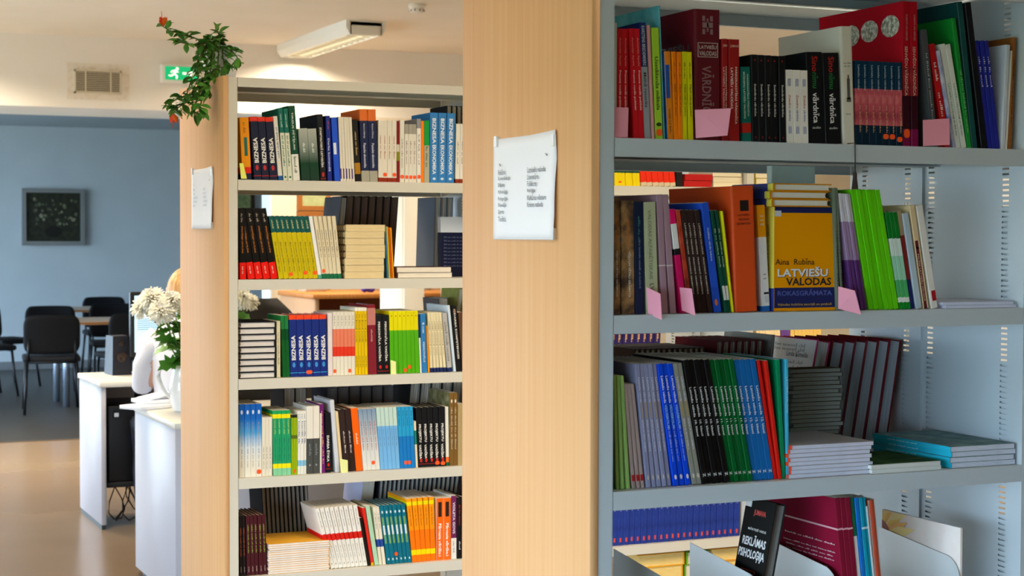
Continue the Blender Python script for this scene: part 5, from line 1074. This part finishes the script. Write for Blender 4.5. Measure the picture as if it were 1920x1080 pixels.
for i, r in enumerate(Rr): me.skin_vertices[0].data[i].radius = (r, r*(.78 if i in (1, 2, 3) else 1)); 
me.skin_vertices[0].data[0].use_root = True; me.materials.append(M('#d8a88c', .6))
# shirt: a loose shell around trunk and sleeves
def loft(b, rings, m):
    n = 16; vs = []; fs = []
    for (c, rx, ry) in rings:
        for k in range(n): vs.append((c[0]+rx*math.cos(2*math.pi*k/n), c[1]+ry*math.sin(2*math.pi*k/n), c[2]))
    for i in range(len(rings)-1):
        for k in range(n): fs.append((i*n+k, i*n+(k+1) % n, (i+1)*n+(k+1) % n, (i+1)*n+k))
    b.add(vs, fs, m, True)
sm = M('L:#e6e8f4>#f2f2f8', .8, bump=.3, bscale=20)
b = MB(); loft(b, [((0, 0, .5), .19, .155), ((0, 0, .62), .185, .15), ((0, .005, .74), .18, .145), ((0, .02, .88), .2, .155), ((0, .025, .97), .215, .14), ((0, .03, 1.03), .17, .11), ((0, .04, 1.065), .09, .075), ((0, .042, 1.09), .066, .064)], sm)
for s in (-1, 1): b.tube([(s*.15, .02, 1.0), (s*.2, .02, .95), (s*.222, .035, .86), (s*.225, .06, .76), (s*.2, .16, .755), (s*.165, .26, .765)], [.062, .062, .055, .05, .045, .04], sm, 14)
b.build('shirt', t)
b = MB()                                                          # hair: cap over crown and nape
bm = bmesh.new(); bmesh.ops.create_uvsphere(bm, u_segments=24, v_segments=16, radius=1)
bmesh.ops.delete(bm, geom=[v for v in bm.verts if v.co.y > .45 and v.co.z < .35 or v.co.z < -.9], context='VERTS')
for v in bm.verts: v.co = Vector((v.co.x*.105, .05+v.co.y*.118, 1.215+v.co.z*.122))
b.bm(bm, M('W:#a87844>#c89a62>#dcb880', .5), True); b.build('hair', t)
for s in (-1, 1): MB().rbox((s*.098-.008, .045, 1.175), (s*.098+.008, .08, 1.235), .007, M('#d8a88c', .6)).build('ear', t)
for s in (-1, 1): MB().lathe([(0, -.011), (.009, -.006), (.011, 0), (.009, .006), (0, .011)], M('#f4f2ee', .3), (s*.033, .145, 1.215), 10).build('eye', t)
MB().rbox((-.022, .135, 1.155), (.022, .15, 1.163), .003, M('#b06a5c', .5)).build('mouth', t)
b = MB(); 
for s in (-1, 1): b.tube([(s*.1, .0, .56), (s*.11, .2, .56), (s*.13, .44, .53), (s*.13, .42, .3), (s*.13, .4, .1)], [.11, .1, .08, .07, .06], M('#2c3040', .8), 14)
b.build('trousers', t)
# swivel chairs behind the counter
def swivel(x, y, rz, label):
    t = thing('office_chair', label, 'chair', (x, y, 0), rz, 'office chairs behind the counter'); dk = M('#26221e', .6)
    MB().rbox((-.23, -.22, .42), (.23, .22, .49), .03, dk).build('seat', t)
    bm = bmesh.new(); bmesh.ops.create_grid(bm, x_segments=12, y_segments=12, size=.5)
    for v in bm.verts:
        x_, z_ = v.co.x, v.co.y; k = max(z_+.1, 0)/.6; w = .24*(1-.75*k**3)+.02
        v.co = Vector((x_*2*w, -.24-.07*(.25-x_*x_)*2, .86+z_*.68))
    b = MB(); b.bm(bm, dk, True); o = b.build('backrest', t); q = o.modifiers.new('t', 'SOLIDIFY'); q.thickness = .04
    MB().tube([(0, 0, .1), (0, 0, .42)], .025, met).build('column', t)
    for k in range(5):
        a = k*1.2566; MB().tube([(0, 0, .12), (.3*math.cos(a), .3*math.sin(a), .07)], [.025, .016], met).build('leg', t)
        MB().lathe([(0, 0), (.02, .005), (.025, .03), (.02, .055), (0, .06)], M('#151517', .5), (.3*math.cos(a), .3*math.sin(a), .0005), 10).build('castor', t)
    MB().tube([(0, -.1, .42), (0, -.27, .45), (0, -.28, .6)], .018, met).build('back_support', t)
swivel(2.03, 7.98, 0.0, 'office chair with tall rounded back beneath the seated person') if False else None
swivel(2.08, 7.78, .15, 'brown-black office chair with tall rounded back beyond the counter')
# ------------------------------------------------------------------ partition wall: boards, cabinet, column
def board(x0, y0, x1, y1, label, frame, faces, v=BULK):
    a = aty(x0, y0, v); c = aty(x1, y1, v); w, h = c.x-a.x, a.z-c.z
    t = thing('notice_board', label, 'notice board', (a.x, v, c.z)); f = .035
    b = MB()
    for q in ((0, 0, w, f), (0, h-f, w, h), (0, f, f, h-f), (w-f, f, w, h-f)): b.box((q[0], -.04, q[1]), (q[2], -.002, q[3]), M(frame, .5))
    b.build('frame', t); MB().box((f, -.02, f), (w-f, -.004, h-f), M('#d8c49a', .8)).build('backing', t)
    for q in faces: MB().box((w*q[0], -.024, h*q[2]), (w*q[1], -.0205, h*q[3]), M(q[4], .7)).build('sheet', t)
board(556, 330, 617, 395, 'brown framed board with green flower picture', '#935c28', [(.1, .9, .1, .9, 'N:#9aa474>#b4ba8c')])
board(556, 396, 617, 560, 'tall brown framed board with pale sheets', '#935c28', [(.1, .9, .52, .97, 'L:#cdb69c>#d4c0a6'), (.1, .92, .06, .46, '#d6cbb6')])
board(640, 360, 757, 472, 'large white planner sheet with blue edge on partition wall', '#e8ddc4', [(.05, .96, .08, .96, 'L:#e8dcc8>#efe6d6'), (.03, .98, .01, .07, '#4a68a8')])
cm = M('W:#a8682a>#b47432>#bf803c', .5)
a = aty(565, 549, 11.9); x1 = aty(818, 549, 11.5).x
t = thing('wooden_cabinet', 'orange-brown wooden shelf cabinet against the partition wall', 'cabinet', (a.x, 11.55, 0)); w = x1-a.x+.5; hz = 1.07
MB().rbox((-.02, 0, hz-.035), (w+.02, .9, hz), .004, cm, 1).build('top', t)
MB().rbox((0, .02, .02), (.03, .88, hz-.036), .002, M('#a98868', .5), 1).build('side_panel', t)
MB().rbox((w-.03, .02, .02), (w, .88, hz-.036), .002, cm, 1).build('side_panel', t)
MB().box((.03, .78, .05), (w-.03, .8, hz-.036), M('#8a4a20', .6)).build('back_panel', t)
for zq in (.1, .45): MB().rbox((.031, .04, zq), (w-.031, .775, zq+.025), .002, cm, 1).build('shelf_board', t)
MB().rbox((.0, .021, .0), (w, .06, .09), .002, cm, 1).build('plinth', t)
pu = aty(686, 546, 11.8)
t = thing('ornament', 'small purple bow ornament on the wooden cabinet', 'ornament', (pu.x, 11.75, hz+.001))
for k in range(6):
    aa = k*1.05; MB().lathe([(0, 0), (.02, .008), (.028, .02), (.018, .034), (0, .04)], M('#4a2c9a', .5), (.03*math.cos(aa), .03*math.sin(aa), 0 if k % 2 else .012), 10).build('loop', t)
for k, (x0_, x1_) in enumerate(((573, 612), (700, 742), (768, 808))):
    a = aty(x0_, 541, 12.1); c = aty(x1_, 541, 12.1)
    o = MB().rbox((a.x, 12.1, hz+.0005), (c.x, 12.3, hz+.16), .003, M(['#cdbcae', '#cfc8bc', '#d2cec4'][k], .6), 1).build('box_file')
    tag(o, ['pinkish box on the left part of wooden cabinet', 'cream box standing near the purple ornament', 'white box at the right of wooden cabinet'][k], 'box')
a = aty(757, 400, 9.0); c = aty(797, 400, 9.0)
t = thing('tall_cupboard', 'tall narrow cream cupboard standing beyond the cream bookcase', 'cupboard', (a.x, 9.0, 0)); w = c.x-a.x
cu = M('L:#eee8d8>#f2ecde', .6)
MB().rbox((0, .02, .05), (w, .4, 1.78), .004, cu, 1).build('body', t); MB().rbox((.004, 0, .06), (w-.004, .0195, 1.775), .003, cu, 1).build('door', t)
MB().box((.01, .03, 0), (w-.01, .38, .05), M('#5a5650', .6)).build('plinth', t)
